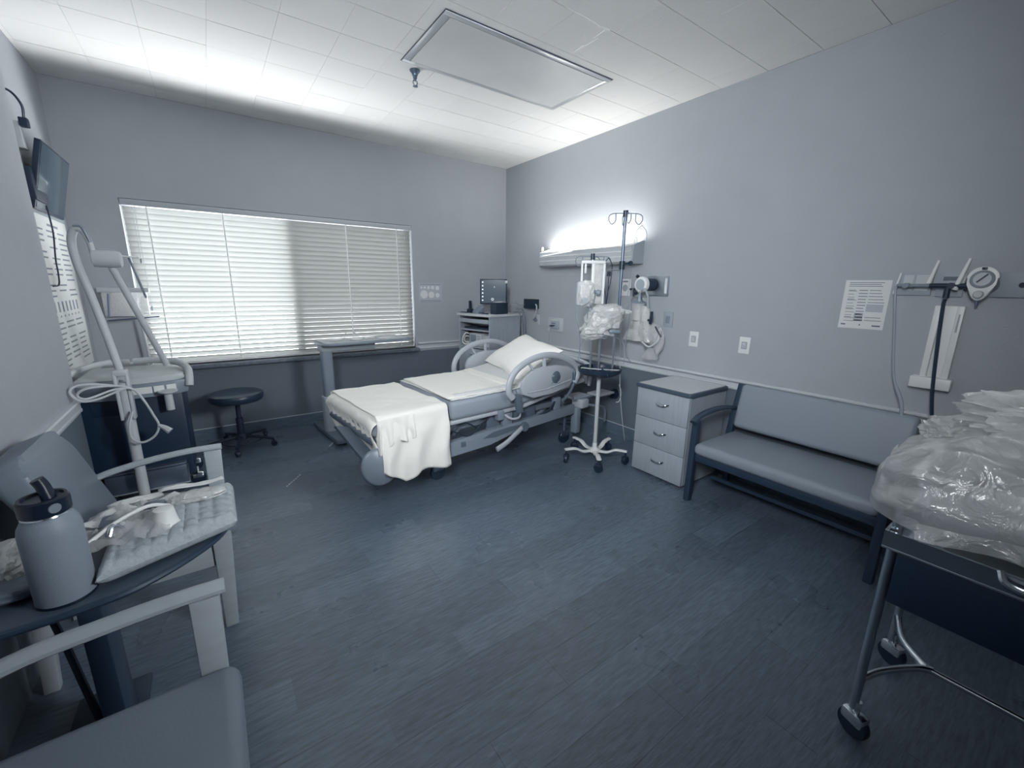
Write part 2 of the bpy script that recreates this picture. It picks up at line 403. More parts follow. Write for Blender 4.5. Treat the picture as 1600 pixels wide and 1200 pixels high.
MB().lathe([(0.013, -.028), (0.013, -.048), (0.009, -.05), (0.009, -.06)], seg=16).tube([(-.012, 0, -.058), (-.014, 0, -.075), (0, 0, -.092)], .003, 6, 4).tube([(.012, 0, -.058), (.014, 0, -.075), (0, 0, -.092)], .003, 6, 4).build('body', 'dsteel', sp)
MB().lathe([(0.016, -.090), (0.017, -.093), (0.004, -.096)], seg=20).build('deflector', 'dsteel', sp)

# ================================================================== BED
B = thing('hospital_bed', 'adjustable hospital bed with pale grey side rails in the far corner', 'bed', (0.62, 2.43, 0), math.radians(5))
BW = 0.83
# deck + mattress in three sections (local: x along bed, y across)
def rbox(name, a, b, m, bev=0.035, rot=None, piv=None, parent=B, seg=4):
    mb = MB().box(a, b, bev, seg)
    if rot:
        bmesh.ops.rotate(mb.bm, verts=mb.bm.verts, cent=piv, matrix=Matrix.Rotation(rot, 3, 'Y'))
    return mb.build(name, m, parent)
rbox('foot_mattress', (0.09, 0.0, 0.475), (0.63, BW, 0.600), 'matt', 0.045)
rbox('seat_mattress', (0.645, 0.0, 0.475), (1.27, BW, 0.625), 'matt', 0.04)
rbox('head_mattress', (1.26, 0.0, 0.475), (2.05, BW, 0.625), 'matt', 0.04, -math.radians(9), (1.26, 0, 0.49))
rbox('foot_deck', (0.12, 0.03, 0.445), (0.63, BW-.03, 0.478), 'bedpl', 0.01)
rbox('seat_deck', (0.64, 0.01, 0.448), (1.30, BW-.01, 0.478), 'bedpl', 0.01)
rbox('head_deck', (1.28, 0.01, 0.442), (2.07, BW-.01, 0.472), 'bedpl', 0.01, -math.radians(9), (1.26, 0, 0.46))
# frame
mb = MB()
for y in (0.02, BW-.06):
    mb.prism([(0.30, y, 0.20), (0.30, y, 0.30), (0.95, y, 0.335), (1.82, y, 0.365), (1.95, y, 0.37), (1.95, y, 0.285), (1.25, y, 0.265), (1.0, y, 0.22)], (0, 0.045, 0), 0.006)
mb.box((0.30, 0.065, 0.24), (0.36, BW-.06, 0.29), 0.005).box((1.86, 0.065, 0.28), (1.93, BW-.06, 0.34), 0.005)
mb.build('base_frame', 'bedfr', B)
MB().prism([(0.93, 0.016, 0.285), (1.02, 0.016, 0.315), (1.2, 0.016, 0.325), (1.33, 0.016, 0.318), (1.24, 0.016, 0.29), (1.05, 0.016, 0.272)], (0, 0.006, 0)).build('pedal_slot', 'beddk', B)
MB().box((0.735, 0.014, 0.265), (0.775, 0.019, 0.303), 0.002).box((0.742, 0.012, 0.272), (0.768, 0.0145, 0.296)).build('maker_badge', 'beddk', B)
MB().box((0.79, 0.014, 0.287), (0.85, 0.018, 0.297), 0.001).build('printed_name', 'ink', B)
p = MB().tube([(1.30, 0.0, 0.295), (1.22, -0.02, 0.27), (1.12, -0.03, 0.225), (1.02, -0.035, 0.195)], lambda t: (0.012, 0.022), 10, 4, flat=(0, 1, 0)); p.build('brake_pedal', 'bedpl', B)
MB().lathe([(0.035, -.012), (0.04, 0), (0.035, .015)], (1.33, 0.0, 0.30), 20, 'Y').build('pedal_hub', 'beddk', B)
# upper chassis beams & lift mechanism
mb = MB().box((0.40, 0.10, 0.37), (1.9, 0.15, 0.42), 0.004).box((0.40, BW-.15, 0.37), (1.9, BW-.10, 0.42), 0.004)
for x in (0.45, 0.9, 1.35, 1.82): mb.box((x, 0.15, 0.375), (x+.05, BW-.15, 0.415), 0.004)
mb.build('upper_chassis', 'bedfr', B)
for x0, x1 in ((0.80, 0.62), (1.68, 1.52)):
    for y in (0.12, BW-.14):
        MB().prism([(x0, y, 0.40), (x0+.06, y, 0.40), (x1+.06, y, 0.28), (x1, y, 0.28)], (0, 0.025, 0), 0.004).build('lift_arm', 'bedfr', B)
MB().tube([(0.9, 0.3, 0.33), (1.45, 0.32, 0.40)], 0.03, 12).tube([(1.45, 0.32, 0.40), (1.6, 0.325, 0.42)], 0.014, 10).build('lift_motor', 'beddk', B)
MB().box((1.0, .06, .33), (1.5, .08, .44), .004).build('side_shroud', 'beddk', B)
MB().box((1.70, .03, .36), (1.78, .07, .47), .01).build('latch_bracket', 'bedfr', B)
MB().box((1.06, .0, .40), (1.12, .05, .48), .008).build('latch_bracket', 'bedfr', B)
MB().box((1.12, .02, .34), (1.22, .05, .44), .008).build('latch_bracket', 'bedfr', B)
MB().tube([(0.70, .05, .38), (.82, .04, .33), (.95, .05, .40), (1.05, .04, .46)], .006, 6, 6).build('bed_cable', 'blackm', B)
MB().tube([(1.5, .05, .34), (1.62, .02, .38), (1.7, .03, .44)], .009, 6, 6).build('bed_cable', 'blackm', B)
MB().tube([(.68, .07, .36), (.78, .05, .43), (.9, .06, .37)], .005, 6, 6).build('bed_cable', 'blackm', B)
MB().tube([(1.14, .02, .43), (1.18, -.015, .40), (1.25, -.02, .40), (1.28, 0, .43)], .009, 8, 5).build('release_handle', 'bedpl', B)
# foot end: curved kick panel + strut
mb = MB()
def kick(u, v):
    a = 2*PI*u; r = v
    return V((0.115+0.11*r*math.cos(a)-0.02*r*math.sin(a), 0.0-0.035*(1-r*r), 0.295+0.125*r*math.sin(a)))
mb.grid(36, 8, kick, closeu=True); mb.build('foot_bumper', 'bumper', B, solid=0.02)
MB().prism([(-0.02, 0.34, 0.50), (0.06, 0.34, 0.48), (0.12, 0.06, 0.36), (0.05, 0.06, 0.33)], (0.0, 0.04, -0.02), 0.004).build('foot_strut', 'beddk', B)
MB().box((0.08, 0.03, 0.43), (0.13, BW-.03, 0.47), 0.015).build('foot_crossbar', 'beddk', B)
def caster(root, x, y, r=0.06, name='caster', fork='dsteel', z0=0.0, ztop=None, ang=0.0):
    ztop = ztop or r*2.3
    m0 = MB(); rot = Matrix.Rotation(ang, 4, 'Z')
    m0.lathe([(r*.5, -.012), (r*.95, -.012), (r, -.008), (r, .008), (r*.95, .012), (r*.5, .012)], (0, 0, 0), 22, 'Y')
    bmesh.ops.transform(m0.bm, matrix=Matrix.Translation((x, y, r+z0)) @ rot, verts=m0.bm.verts)
    wv = m0.build(name+'_wheel', 'black', root)
    m1 = MB().cbox((0, 0, r*.55), (r*1.5, .042, r*.9), 0.01).cyl((0, 0, r*.6), (0, 0, ztop-r), r*.22, 10)
    bmesh.ops.transform(m1.bm, matrix=Matrix.Translation((x, y, r+z0)) @ rot, verts=m1.bm.verts)
    m1.build(name+'_fork', fork, wv)
for x, y in ((0.62, 0.16), (1.90, 0.09), (0.42, BW-.12), (1.92, BW-.1)): caster(B, x, y, 0.062, ztop=0.25)
# side rails
def side_rail(y, s, x0=0.0):
    """y: plane; s: outward direction; outer loop handle and inner control panel"""
    q = MB().tube([(1.155+x0, y, 0.575), (1.115+x0, y, 0.63), (1.125+x0, y, 0.71), (1.19+x0, y, 0.79), (1.32+x0, y, 0.85), (1.47+x0, y, 0.872), (1.62+x0, y, 0.855), (1.77+x0, y, 0.80), (1.87+x0, y, 0.73), (1.885+x0, y, 0.66), (1.84+x0, y, 0.60)],
        lambda t: (0.017, 0.026), 12, 6, flat=(0, 1, 0)).build('side_rail', 'bedpl', B)
    pts = [(1.25, .59), (1.235, .66), (1.27, .725), (1.36, .77), (1.46, .787), (1.62, .78), (1.75, .755), (1.80, .71), (1.805, .62), (1.76, .575), (1.55, .555), (1.36, .545)]
    MB().prism([(a+x0, y-.014, b) for a, b in pts], (0, .028, 0), 0.006).build('rail_panel', 'bedpl', q)
    ys = y+s*0.018
    MB().lathe([(0.001, 0), (0.048, 0), (0.05, .003*s), (0.046, .006*s)], (1.60+x0, ys-s*.004, 0.685), 26, 'Y', capb=False).build('control_dial', 'beddk', q)
    m2 = MB()
    for a, b in ((1.55, .65), (1.585, .63), (1.63, .64), (1.56, .70), (1.65, .70)): m2.cbox((a+x0, ys+s*.003, b), (.02, .006, .014), .003)
    m2.build('control_button', 'midg', q)
    MB().tube([(1.29+x0, ys-s*.002, .60), (1.5+x0, ys-s*.002, .60), (1.78+x0, ys-s*.002, .64)], .006, 6).build('panel_ridge', 'bedpl', q)
    MB().tube([(1.47+x0, y, .86), (1.475+x0, y, .78)], .016, 8).tube([(1.30+x0, y, .84), (1.36+x0, y, .76)], .012, 8).build('rail_brace', 'bedpl', q)
    MB().prism([(1.17+x0, y-.012, .60), (1.225+x0, y-.012, .60), (1.26+x0, y-.012, .45), (1.20+x0, y-.012, .45)], (0, .03, 0), .006).build('hinge_arm', 'beddk', q)
    MB().tube([(1.84+x0, y, .69), (1.83+x0, y, .58), (1.76+x0, y, .50), (1.70+x0, y, .46)], .012, 8, 5).build('hinge_arm', 'beddk', q)
    return q
side_rail(-0.055, -1)
side_rail(BW+0.05, 1, 0.12)
# head rail/headboard handle beyond the pillow
hb = MB().tube([(2.13, .02, .52), (2.16, .03, .66), (2.17, .12, .72), (2.17, .40, .745), (2.17, BW-.12, .72), (2.16, BW-.03, .66), (2.13, BW-.02, .52)], .018, 10, 6).build('headboard', 'bedpl', B)
MB().prism([(2.165, .08, .52), (2.165, .08, .66), (2.165, .2, .70), (2.165, BW-.2, .70), (2.165, BW-.08, .66), (2.165, BW-.08, .52)], (.02, 0, 0), .005).build('headboard_panel', 'bedpl', hb)
MB().tube([(2.2, .05, .60), (2.3, -.02, .585), (2.38, -.06, .585)], .014, 8, 4).tube([(1.95, .04, .42), (2.2, .0, .43), (2.36, -.05, .42)], .018, 8, 4).build('head_bumper', 'bedfr', B)
MB().box((1.98, .02, .40), (2.18, .18, .425), .006).box((2.12, -.12, .44), (2.34, .03, .46), .008).box((2.0, -.02, .33), (2.1, .1, .41), .01).build('equipment_shelf', 'bedpl', B)
MB().box((1.96, .0, .10), (2.02, .07, .34), .01).tube([(2.1, .0, .35), (2.28, -.05, .30), (2.32, -.04, .16)], .012, 8, 4).build('head_leg', 'bedfr', B)

# sheets -----------------------------------------------------------
def drape(u0, u1, z_top, near_drop, far_drop, seed, amp_top=0.004, amp_h=0.012, nu=70, nv=90, thick=0.003, end_drop=None, off=0.008, skew=0.0, hem=0.02, dropf=None):
    mb = MB(); rr = 0.035
    Wd = BW+2*off
    L = near_drop+rr*PI/2+(Wd-2*rr)+rr*PI/2+far_drop
    def fn(a, b):
        u = u0+(u1-u0)*a; t = b*L
        nd = (dropf(a) if dropf else near_drop)+0.008*noise.noise(V((u*5, seed, 1)))
        t = b*(nd+rr*PI+(Wd-2*rr)+far_drop)
        # start at near hem going up
        if t < nd:
            y = -off; z = z_top-rr-(nd-t); dn = (0, -1, 0); dep = (nd-t)
        elif t < nd+rr*PI/2:
            g = (t-nd)/rr; y = -off+rr*(1-math.cos(g)); z = z_top-rr+rr*math.sin(g); dep = 0; dn = (0, -math.cos(g), math.sin(g))
        elif t < nd+rr*PI/2+Wd-2*rr:
            y = -off+rr+(t-nd-rr*PI/2); z = z_top; dn = (0, 0, 1); dep = 0
        elif t < nd+rr*PI+Wd-2*rr:
            g = (t-nd-rr*PI/2-Wd+2*rr)/rr; y = -off+Wd-rr+rr*math.sin(g); z = z_top-rr+rr*math.cos(g); dn = (0, math.sin(g), math.cos(g)); dep = 0
        else:
            y = -off+Wd; z = z_top-rr-(t-(nd+rr*PI+Wd-2*rr)); dn = (0, 1, 0); dep = 0
        n = noise.noise(V((u*7, y*5, seed)))*amp_top*1.5+abs(noise.noise(V((u*4+y*7, y*3-u*5, seed+5))))*amp_top*2.5
        if dep > 0:
            k = min(1, dep/0.10)
            n = n*max(0, 1-dep*12)+k*(amp_h*2.2*(1+math.sin(u*34+dep*4+2.2*noise.noise(V((u*5, dep*1.5, seed)))))*min(1, dep*4)+0.008)
        return V((u+dn[0]*n+(0.02*noise.noise(V((u*3, dep*6, seed+9)))*min(1, dep*5)), y+dn[1]*n, z+dn[2]*n))
    mb.grid(nu, nv, fn)
    return mb
# white sheet tucked round the foot end
mb = MB()
def foot_sheet(a, b):
    # a around across (0..1 near->far), b from top inwards down over the foot end
    y = -0.012+(BW+0.024)*a
    rr = 0.055; x_top = 0.28; Lt = x_top-0.075-rr; Ld = 0.20+0.03*math.sin(PI*a)+0.015*noise.noise(V((a*9, 1, 3)))
    t = b*(Lt+rr*PI/2+Ld)
    if t < Lt: x = x_top-t; z = 0.607; dn = V((0, 0, 1)); dep = 0
    elif t < Lt+rr*PI/2:
        g = (t-Lt)/rr; x = x_top-Lt-rr*math.sin(g); z = 0.607-rr+rr*math.cos(g); dn = V((-math.sin(g), 0, math.cos(g))); dep = 0
    else:
        dep = t-Lt-rr*PI/2; x = x_top-Lt-rr+dep*0.35; z = 0.607-rr-dep; dn = V((-1, 0, 0))
    e = min(a, 1-a)/0.12
    if e < 1: x += (1-e)**2*0.07*(1 if x < 0.05 else 0); z -= (1-e)**2*0.03
    n = 0.006*noise.noise(V((a*10, b*6, 4)))+(0.012*math.sin(a*60+3*noise.noise(V((a*7, b*3, 2))))*min(1, dep*14))
    return V((x, y, z))+dn*n
mb.grid(90, 40, foot_sheet)
# near-side skirt of the sheet with gathers at the foot corner
def skirt(a, b):
    u = 0.075+0.28*a; d = b*(0.20-0.06*a+0.02*math.sin(a*9))
    n = 0.014*math.sin(u*75+2*noise.noise(V((u*9, d*5, 1))))*min(1, d*9)+0.01*noise.noise(V((u*14, d*14, 3)))
    cr = max(0, 1-a/0.2)
    return V((u+0.035*cr-d*0.1*cr+0.02*cr*cr, -0.012-n-0.02*b+0.022*cr*cr, 0.60-d-0.02*cr*b))
mb.grid(60, 24, skirt)
solo('fitted_sheet', mb, 'linen', 'white sheet gathered round the foot end of the hospital bed mattress', 'sheet', solid=0.003)
o = bpy.data.objects['fitted_sheet']; o.location = B.location; o.rotation_euler = B.rotation_euler
def bedthing(mb, name, m, label, cat, **k):
    o = solo(name, mb, m, label, cat, **k); o.location = B.location; o.rotation_euler = B.rotation_euler; return o
bk = bedthing(drape(0.115, 0.612, 0.615, 0.36, 0.10, 2.0, 0.005, 0.010, dropf=lambda a: (0.30+0.12*(a/.32) if a < .32 else (0.42-0.05*(a-.32)/.2 if a < .52 else 0.37+0.03*(a-.52)/.48))), 'draped_blanket', 'linen',
    'white cotton sheet folded over the foot of the bed and hanging down its side', 'blanket', solid=0.003)
# top sheet on seat section: flat folded layers
mb = MB()
def topsheet(zt, u0, u1, v0, v1, sd, sk=0.0):
    def fn(a, b):
        u = u0+(u1-u0)*a+sk*(b-0.5); v = v0+(v1-v0)*b
        rise = 0.0 if u < 1.27 else (u-1.27)*math.tan(math.radians(9))
        e = min(b, 1-b, a, 1-a)
        z = zt+rise+0.004*noise.noise(V((u*8, v*6, sd)))+0.003*noise.noise(V((u*20, v*3, sd)))
        if e < 0.03: z -= (0.03-e)*0.25
        return V((u, v, z))
    return fn
mb.grid(50, 50, topsheet(0.632, 0.66, 1.62, 0.012, BW-0.012, 1.0))
bedthing(mb, 'bottom_sheet', 'linen2', 'grey white sheet lying flat under the folded drawsheet', 'sheet', solid=0.004)
mb = MB(); mb.grid(60, 50, topsheet(0.642, 0.665, 1.30, 0.03, BW-0.03, 3.0, 0.05))
ds = bedthing(mb, 'drawsheet', 'linen', 'white drawsheet folded across the middle of the hospital bed', 'sheet', solid=0.007)
mb = MB(); mb.grid(14, 50, topsheet(0.651, 1.22, 1.31, 0.05, BW-0.05, 6.0, 0.05)); mb.build('folded_hem', 'linen', ds, solid=0.008)
mb = MB(); mb.grid(60, 6, topsheet(0.649, 0.70, 1.27, 0.035, 0.10, 7.0)); mb.build('hem_band', 'linen2', ds, solid=0.004)
# pillow: pinched corners, resting on the raised head section
mb = MB(); 
def pil(sgn):
    def fn(a, b):
        x = (a-0.5)*2; y = (b-0.5)*2
        h = (max(0, (1-x**4))*max(0, (1-y**4)))**0.6
        pinch = 1+0.10*abs(x)*abs(y)-0.05*(1-abs(x*y))
        px = x*0.226*pinch; py = y*0.314*pinch
        zz = sgn*0.088*h+0.006*noise.noise(V((x*3, y*3, sgn)))*h+0.004*noise.noise(V((x*9, y*9, sgn)))*h
        return V((px, py, zz))
    return fn
mb.grid(40, 40, pil(1)); mb.grid(40, 40, pil(-1)); bmesh.ops.remove_doubles(mb.bm, verts=mb.bm.verts, dist=0.0004)
bmesh.ops.transform(mb.bm, matrix=Matrix.Translation((1.671, 0.434, 0.785)) @ Matrix.Rotation(-.082, 4, 'Z') @ Matrix.Rotation(-.51, 4, 'Y') @ Matrix.Rotation(-.19, 4, 'Z'), verts=mb.bm.verts)
bedthing(mb, 'pillow', 'pillow', 'white pillow propped at the head of the hospital bed', 'pillow')

# ================================================================== OVERBED TABLE
T = thing('overbed_table', 'grey overbed table standing in front of the window', 'table', (0.80, 4.02, 0), 0.10)
def rrect(x0, y0, x1, y1, r, z, n=5):
    pts = []
    for cx, cy, a0 in ((x1-r, y1-r, 0), (x0+r, y1-r, PI/2), (x0+r, y0+r, PI), (x1-r, y0+r, 1.5*PI)):
        for i in range(n+1):
            a = a0+PI/2*i/n; pts.append((cx+r*math.cos(a), cy+r*math.sin(a), z))
    return pts
MB().prism(rrect(-.06, -.17, .78, .20, .06, .868), (0, 0, .020), .006).build('table_top', 'bedfr', T)
MB().prism(rrect(-.035, -.145, .755, .175, .05, .8885), (0, 0, .002)).build('top_surface', 'lamtop', T)
MB().box((-.05, -.05, .80), (.45, .07, .862), .012).build('support_arm', 'midg', T)
MB().prism(rrect(-.045, -.045, .05, .045, .025, .35), (0, 0, .47), .002).build('upper_column', 'bedfr', T)
MB().prism(rrect(-.06, -.058, .065, .058, .03, .06), (0, 0, .33), .002).build('lower_column', 'midg', T)
MB().prism([(-.07, -.32, .02), (.06, -.34, .02), (.10, -.08, .02), (.55, -.05, .02), (.55, .08, .02), (.10, .12, .02), (.06, .36, .02), (-.07, .34, .02)], (0, 0, .045), .012).build('base', 'beddk', T)
for x, y in ((0, -.29), (0, .30), (.48, .01)): MB().lathe([(.022, -.01), (.025, 0), (.022, .01)], (x, y, .0255), 14, 'Y').build('caster_wheel', 'black', T)
zt = 0.8915
Tm = Matrix.Translation((0.80, 4.02, 0)) @ Matrix.Rotation(0.10, 4, 'Z')
def ontable(mb, name, m, label, cat, **k):
    o = solo(name, mb, m, label, cat, **k); o.location = T.location; o.rotation_euler = T.rotation_euler; return o
ontable(MB().lathe([(.045, 0), (.055, .008), (.052, .010), (.04, .004)], (.10, .02, zt), 24), 'shallow_dish', 'white', 'small pale dish at the left end of the overbed table', 'dish')
ontable(MB().lathe([(.045, 0), (.06, .012), (.055, .014), (.04, .004)], (.26, -.06, zt), 24), 'kidney_dish', 'white', 'round dish beside the wire coil on the overbed table', 'dish')
ontable(MB().tube([(.18, 0, zt+.004), (.20, .05, zt+.05), (.26, .06, zt+.062), (.32, .03, zt+.04), (.30, -.03, zt+.005), (.36, .02, zt+.004), (.45, .03, zt+.006), (.52, -.02, zt+.004), (.60, .03, zt+.004)], .003, 6, 8), 'coiled_cable', 'tubel', 'thin pale cable looping up from the overbed table top', 'cable')
ontable(MB().cbox((.42, .03, zt+.006), (.10, .05, .012), .005).cbox((.56, -.03, zt+.004), (.16, .10, .007), .003), 'folded_papers', 'paper', 'folded papers lying at the right of the overbed table', 'paper')

# ================================================================== STOOL
St = thing('rolling_stool', 'round black padded rolling stool in front of the window wall', 'stool', (0.09, 4.17, 0))
MB().lathe([(.12, .415), (.185, .418), (.198, .43), (.203, .45), (.203, .468), (.196, .482), (.18, .489), (.10, .491), (.02, .488)], seg=40).build('seat', 'leath', St)
MB().tube([(.2*math.cos(a*PI/20), .2*math.sin(a*PI/20), .476) for a in range(40)], .003, 5, closed=True).build('piping', 'leath', St)
MB().cyl((0, 0, .10), (0, 0, .26), .028, 16).cyl((0, 0, .26), (0, 0, .415), .019, 16).build('gas_column', 'blackm', St)
MB().lathe([(.05, .075), (.045, .10), (.03, .12)], seg=20).build('hub', 'blackm', St)
for i in range(5):
    a = i*2*PI/5+0.75; c, s = math.cos(a), math.sin(a)
    MB().tube([(.03*c, .03*s, .095), (.15*c, .15*s, .085), (.26*c, .26*s, .066)], lambda t: (.012, .022-.008*t), 8, 2, flat=(0, 0, 1)).build('leg', 'blackm', St)
    caster(St, .26*c, .26*s, .024, 'caster', 'blackm', ztop=.064, ang=a+.6)
MB().tube([(.15*math.cos(a*PI/10), .15*math.sin(a*PI/10), .06) for a in range(8, 20)], .005, 6).build('cable_ring', 'blackm', St)

# dashed marks on the floor
for n_, (x0, y0, x1, y1, lb) in enumerate(((0.284, 3.12, 0.405, 3.286, 'row of white dashes on the floor nearer the chairs'), (0.706, 3.751, 0.798, 3.898, 'row of white dashes on the floor by the overbed table base'))):
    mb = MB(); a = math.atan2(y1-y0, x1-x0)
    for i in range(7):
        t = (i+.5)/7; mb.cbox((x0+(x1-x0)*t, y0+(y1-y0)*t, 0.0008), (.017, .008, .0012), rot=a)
    solo('floor_dashes', mb, 'white', lb, 'marking', smooth=False)

# ================================================================== BEDSIDE CABINET (three drawers)
Cb = thing('bedside_cabinet', 'pale grey three drawer cabinet with dark edged top', 'cabinet', (2.575, 1.535, 0))
MB().box((.018, 0, 0.02), (.47, .43, .675), .002).build('body', 'lam', Cb, smooth=False)
MB().box((.04, .02, 0), (.45, .41, .02)).build('plinth', 'lamedge', Cb, smooth=False)
MB().prism(rrect(-.012, -.012, .475, .445, .02, .676), (0, 0, .026), .006).build('top', 'lamedge', Cb)
MB().prism(rrect(.006, .006, .460, .430, .012, .7022), (0, 0, .0016)).build('top_surface', 'lamtop', Cb)
for i in range(3):
    z0 = .022+i*.218
    d = MB().box((0, .002, z0), (.0175, .428, z0+.2145), .0015).build('drawer', 'lam', Cb)
    zc = z0+.125
    MB().tube([(-.001, .155, zc+.004), (-.022, .17, zc), (-.028, .205, zc-.003), (-.022, .24, zc), (-.001, .255, zc+.004)], lambda t: (.004, .008), 8, 5, flat=(1, 0, 0)).build('drawer_handle', 'chrome', d)

# ================================================================== BENCH
Bn = thing('waiting_bench', 'grey vinyl two seat bench with dark wooden frame against the right wall', 'bench', (2.47, 0.42, 0))
Lb = 1.03
mb = MB()
def seatf(a, b): pass
MB().box((.0, .035, .335), (.50, Lb-.035, .415), .034, 5).build('seat', 'uphb', Bn)
mb = MB().box((-.03, .06, -.21), (.03, Lb-.06, .13), .025, 5)
mb = MB().box((-.032, .05, -.155), (.032, Lb-.05, .155), .05, 5); bmesh.ops.scale(mb.bm, vec=(1, 1, 1), verts=mb.bm.verts)
bmesh.ops.transform(mb.bm, matrix=Matrix.Translation((.50, 0, .60)) @ Matrix.Rotation(math.radians(13), 4, 'Y'), verts=mb.bm.verts)
mb.build('backrest', 'uphb', Bn)
for y in (0.0, Lb-.045):
    MB().prism([(.0, y, 0), (.045, y, 0), (.05, y, .56), (.01, y, .56)], (0, .04, 0), .006).build('leg', 'dwood', Bn)
    MB().prism([(.50, y, 0), (.54, y, 0), (.50, y, .40), (.585, y, .74), (.55, y, .745), (.455, y, .40)], (0, .04, 0), .005).build('leg', 'dwood', Bn)
    MB().tube([(-.01, y+.02, .555), (.06, y+.02, .588), (.20, y+.02, .605), (.36, y+.02, .60), (.50, y+.02, .575)], lambda t: (.014, .026), 8, 5, flat=(0, 0, 1)).build('arm', 'dwood', Bn)
    MB().box((.04, y+.008, .295), (.48, y+.032, .345), .004).build('side_rail', 'dwood', Bn)
MB().box((.02, .04, .29), (.045, Lb-.045, .338), .004).build('front_rail', 'dwood', Bn)
MB().box((.46, .04, .29), (.485, Lb-.045, .345), .004).build('back_rail', 'dwood', Bn)
MB().box((.25, .04, .10), (.275, Lb-.045, .125), .004).build('stretcher', 'dwood', Bn)

# ================================================================== IV STAND
IV = thing('iv_stand', 'tall chrome intravenous drip stand on a white five legged base', 'iv stand', (2.457, 2.256, 0))
r3 = V((0.814, -0.581, 0)); f3 = V((0.581, 0.814, 0))
def iv(a, b, z): q = r3*a+f3*b; return (q.x, q.y, z)
for i in range(5):
    a = i*2*PI/5-2.25; c, s = math.cos(a), math.sin(a)
    MB().tube([(.02*c, .02*s, .085), (.10*c, .10*s, .082), (.17*c, .17*s, .112), (.26*c, .26*s, .112)], lambda t: (.010, .020), 8, 5, flat=(0, 0, 1)).build('base_leg', 'white', IV)
    caster(IV, .25*c, .25*s, .035, 'caster', 'blackm', ztop=.10, ang=a+1.0)
MB().lathe([(.045, .075), (.045, .095), (.022, .11), (.018, .15)], seg=20).build('hub', 'white', IV)
MB().cyl((0, 0, .10), (0, 0, .74), .016, 16).build('lower_pole', 'offw', IV)
# ring tray
def ring(r, z, n=36): return [(r*math.cos(2*PI*k/n), r*math.sin(2*PI*k/n)*1.0, z) for k in range(n)]
tr = MB().lathe([(.05, .725), (.135, .728), (.168, .75), (.172, .778), (.160, .778), (.150, .752), (.12, .74), (.05, .738)], seg=40, capb=True, capt=True).build('ring_tray', 'black', IV)
MB().tube([iv(-.15, -.04, .785), iv(-.05, -.09, .785), iv(.14, -.08, .775)], lambda t: (.004, .018), 8, 3, flat=(0, 0, 1)).build('clip_strap', 'offw', tr)
MB().tube([iv(-.01, -.13, .79), iv(.02, -.16, .775), iv(.03, -.165, .74)], .007, 8, 3).build('tray_handle', 'black', tr)
for a, b, t in ((-.075, 0, 1.03), (-.0, .05, 1.03), (.10, 0, 1.18)): MB().cyl(iv(a, b, .745), iv(a, b, t), .009, 12).build('upright', 'steel', IV)
MB().cyl(iv(.12, 0, 1.10), iv(.12, 0, 1.93), .011, 12).build('upper_pole', 'dsteel', IV)
MB().cyl(iv(.12, 0, 1.10), iv(.10, 0, 1.10), .014, 10).build('pole_joint', 'dsteel', IV)
MB().cyl(iv(.12, 0, 1.90), iv(.12, 0, 1.945), .018, 14).build('pole_cap', 'black', IV)
MB().cyl(iv(.12, 0, 1.53), iv(.12, 0, 1.59), .020, 14).cyl(iv(.12, -.02, 1.57), iv(.17, -.02, 1.575), .006, 8).lathe([(.001, -.014), (.016, -.012), (.018, 0), (.012, .012)], iv(.18, -.02, 1.576), 12, 'X').build('height_clamp', 'black', IV)
def hook(root, o, ang, rr=.05, L=.09, name='bag_hook', m='bedfr'):
    c, s = math.cos(ang), math.sin(ang)
    pts = [(0, 0), (L*.7, 0), (L, -.004), (L+rr*.45, -rr*.35), (L+rr*.5, -rr*.95), (L+rr*.05, -rr*1.5), (L-rr*.45, -rr*1.1), (L-rr*.5, -rr*.5), (L-rr*.48, -.002)]
    MB().tube([(o[0]+a*c, o[1]+a*s, o[2]+b) for a, b in pts], .0032, 6, 5).build(name, m, root)
ang0 = math.atan2(r3.y, r3.x)
top = iv(.12, 0, 1.925)
hook(IV, top, ang0, L=.10); hook(IV, top, ang0+PI, L=.095); hook(IV, top, ang0+PI/2, L=.06); hook(IV, top, ang0-PI/2+.3, L=.05)
# second, lower pole carrying the pump frame
MB().cyl(iv(-.095, .04, 1.03), iv(-.095, .04, 1.62), .009, 12).build('second_pole', 'steel', IV)
MB().cyl(iv(-.095, .04, 1.60), iv(-.095, .04, 1.645), .016, 12).build('second_pole_cap', 'black', IV)
t2 = iv(-.095, .04, 1.625)
hook(IV, t2, ang0, L=.11); hook(IV, t2, ang0+PI, L=.10); hook(IV, t2, ang0+.6, L=.05)
MB().cyl(iv(-.03, .0, 1.525), iv(.115, 0, 1.525), .004, 8).build('cross_rod', 'steel', IV)
IM = Matrix.Translation(IV.location)
def ivthing(mb, name, m, label, cat, parent=None, **k):
    if parent is None:
        o = solo(name, mb, m, label, cat, **k); o.location = IV.location; return o
    return mb.build(name, m, parent, **k)
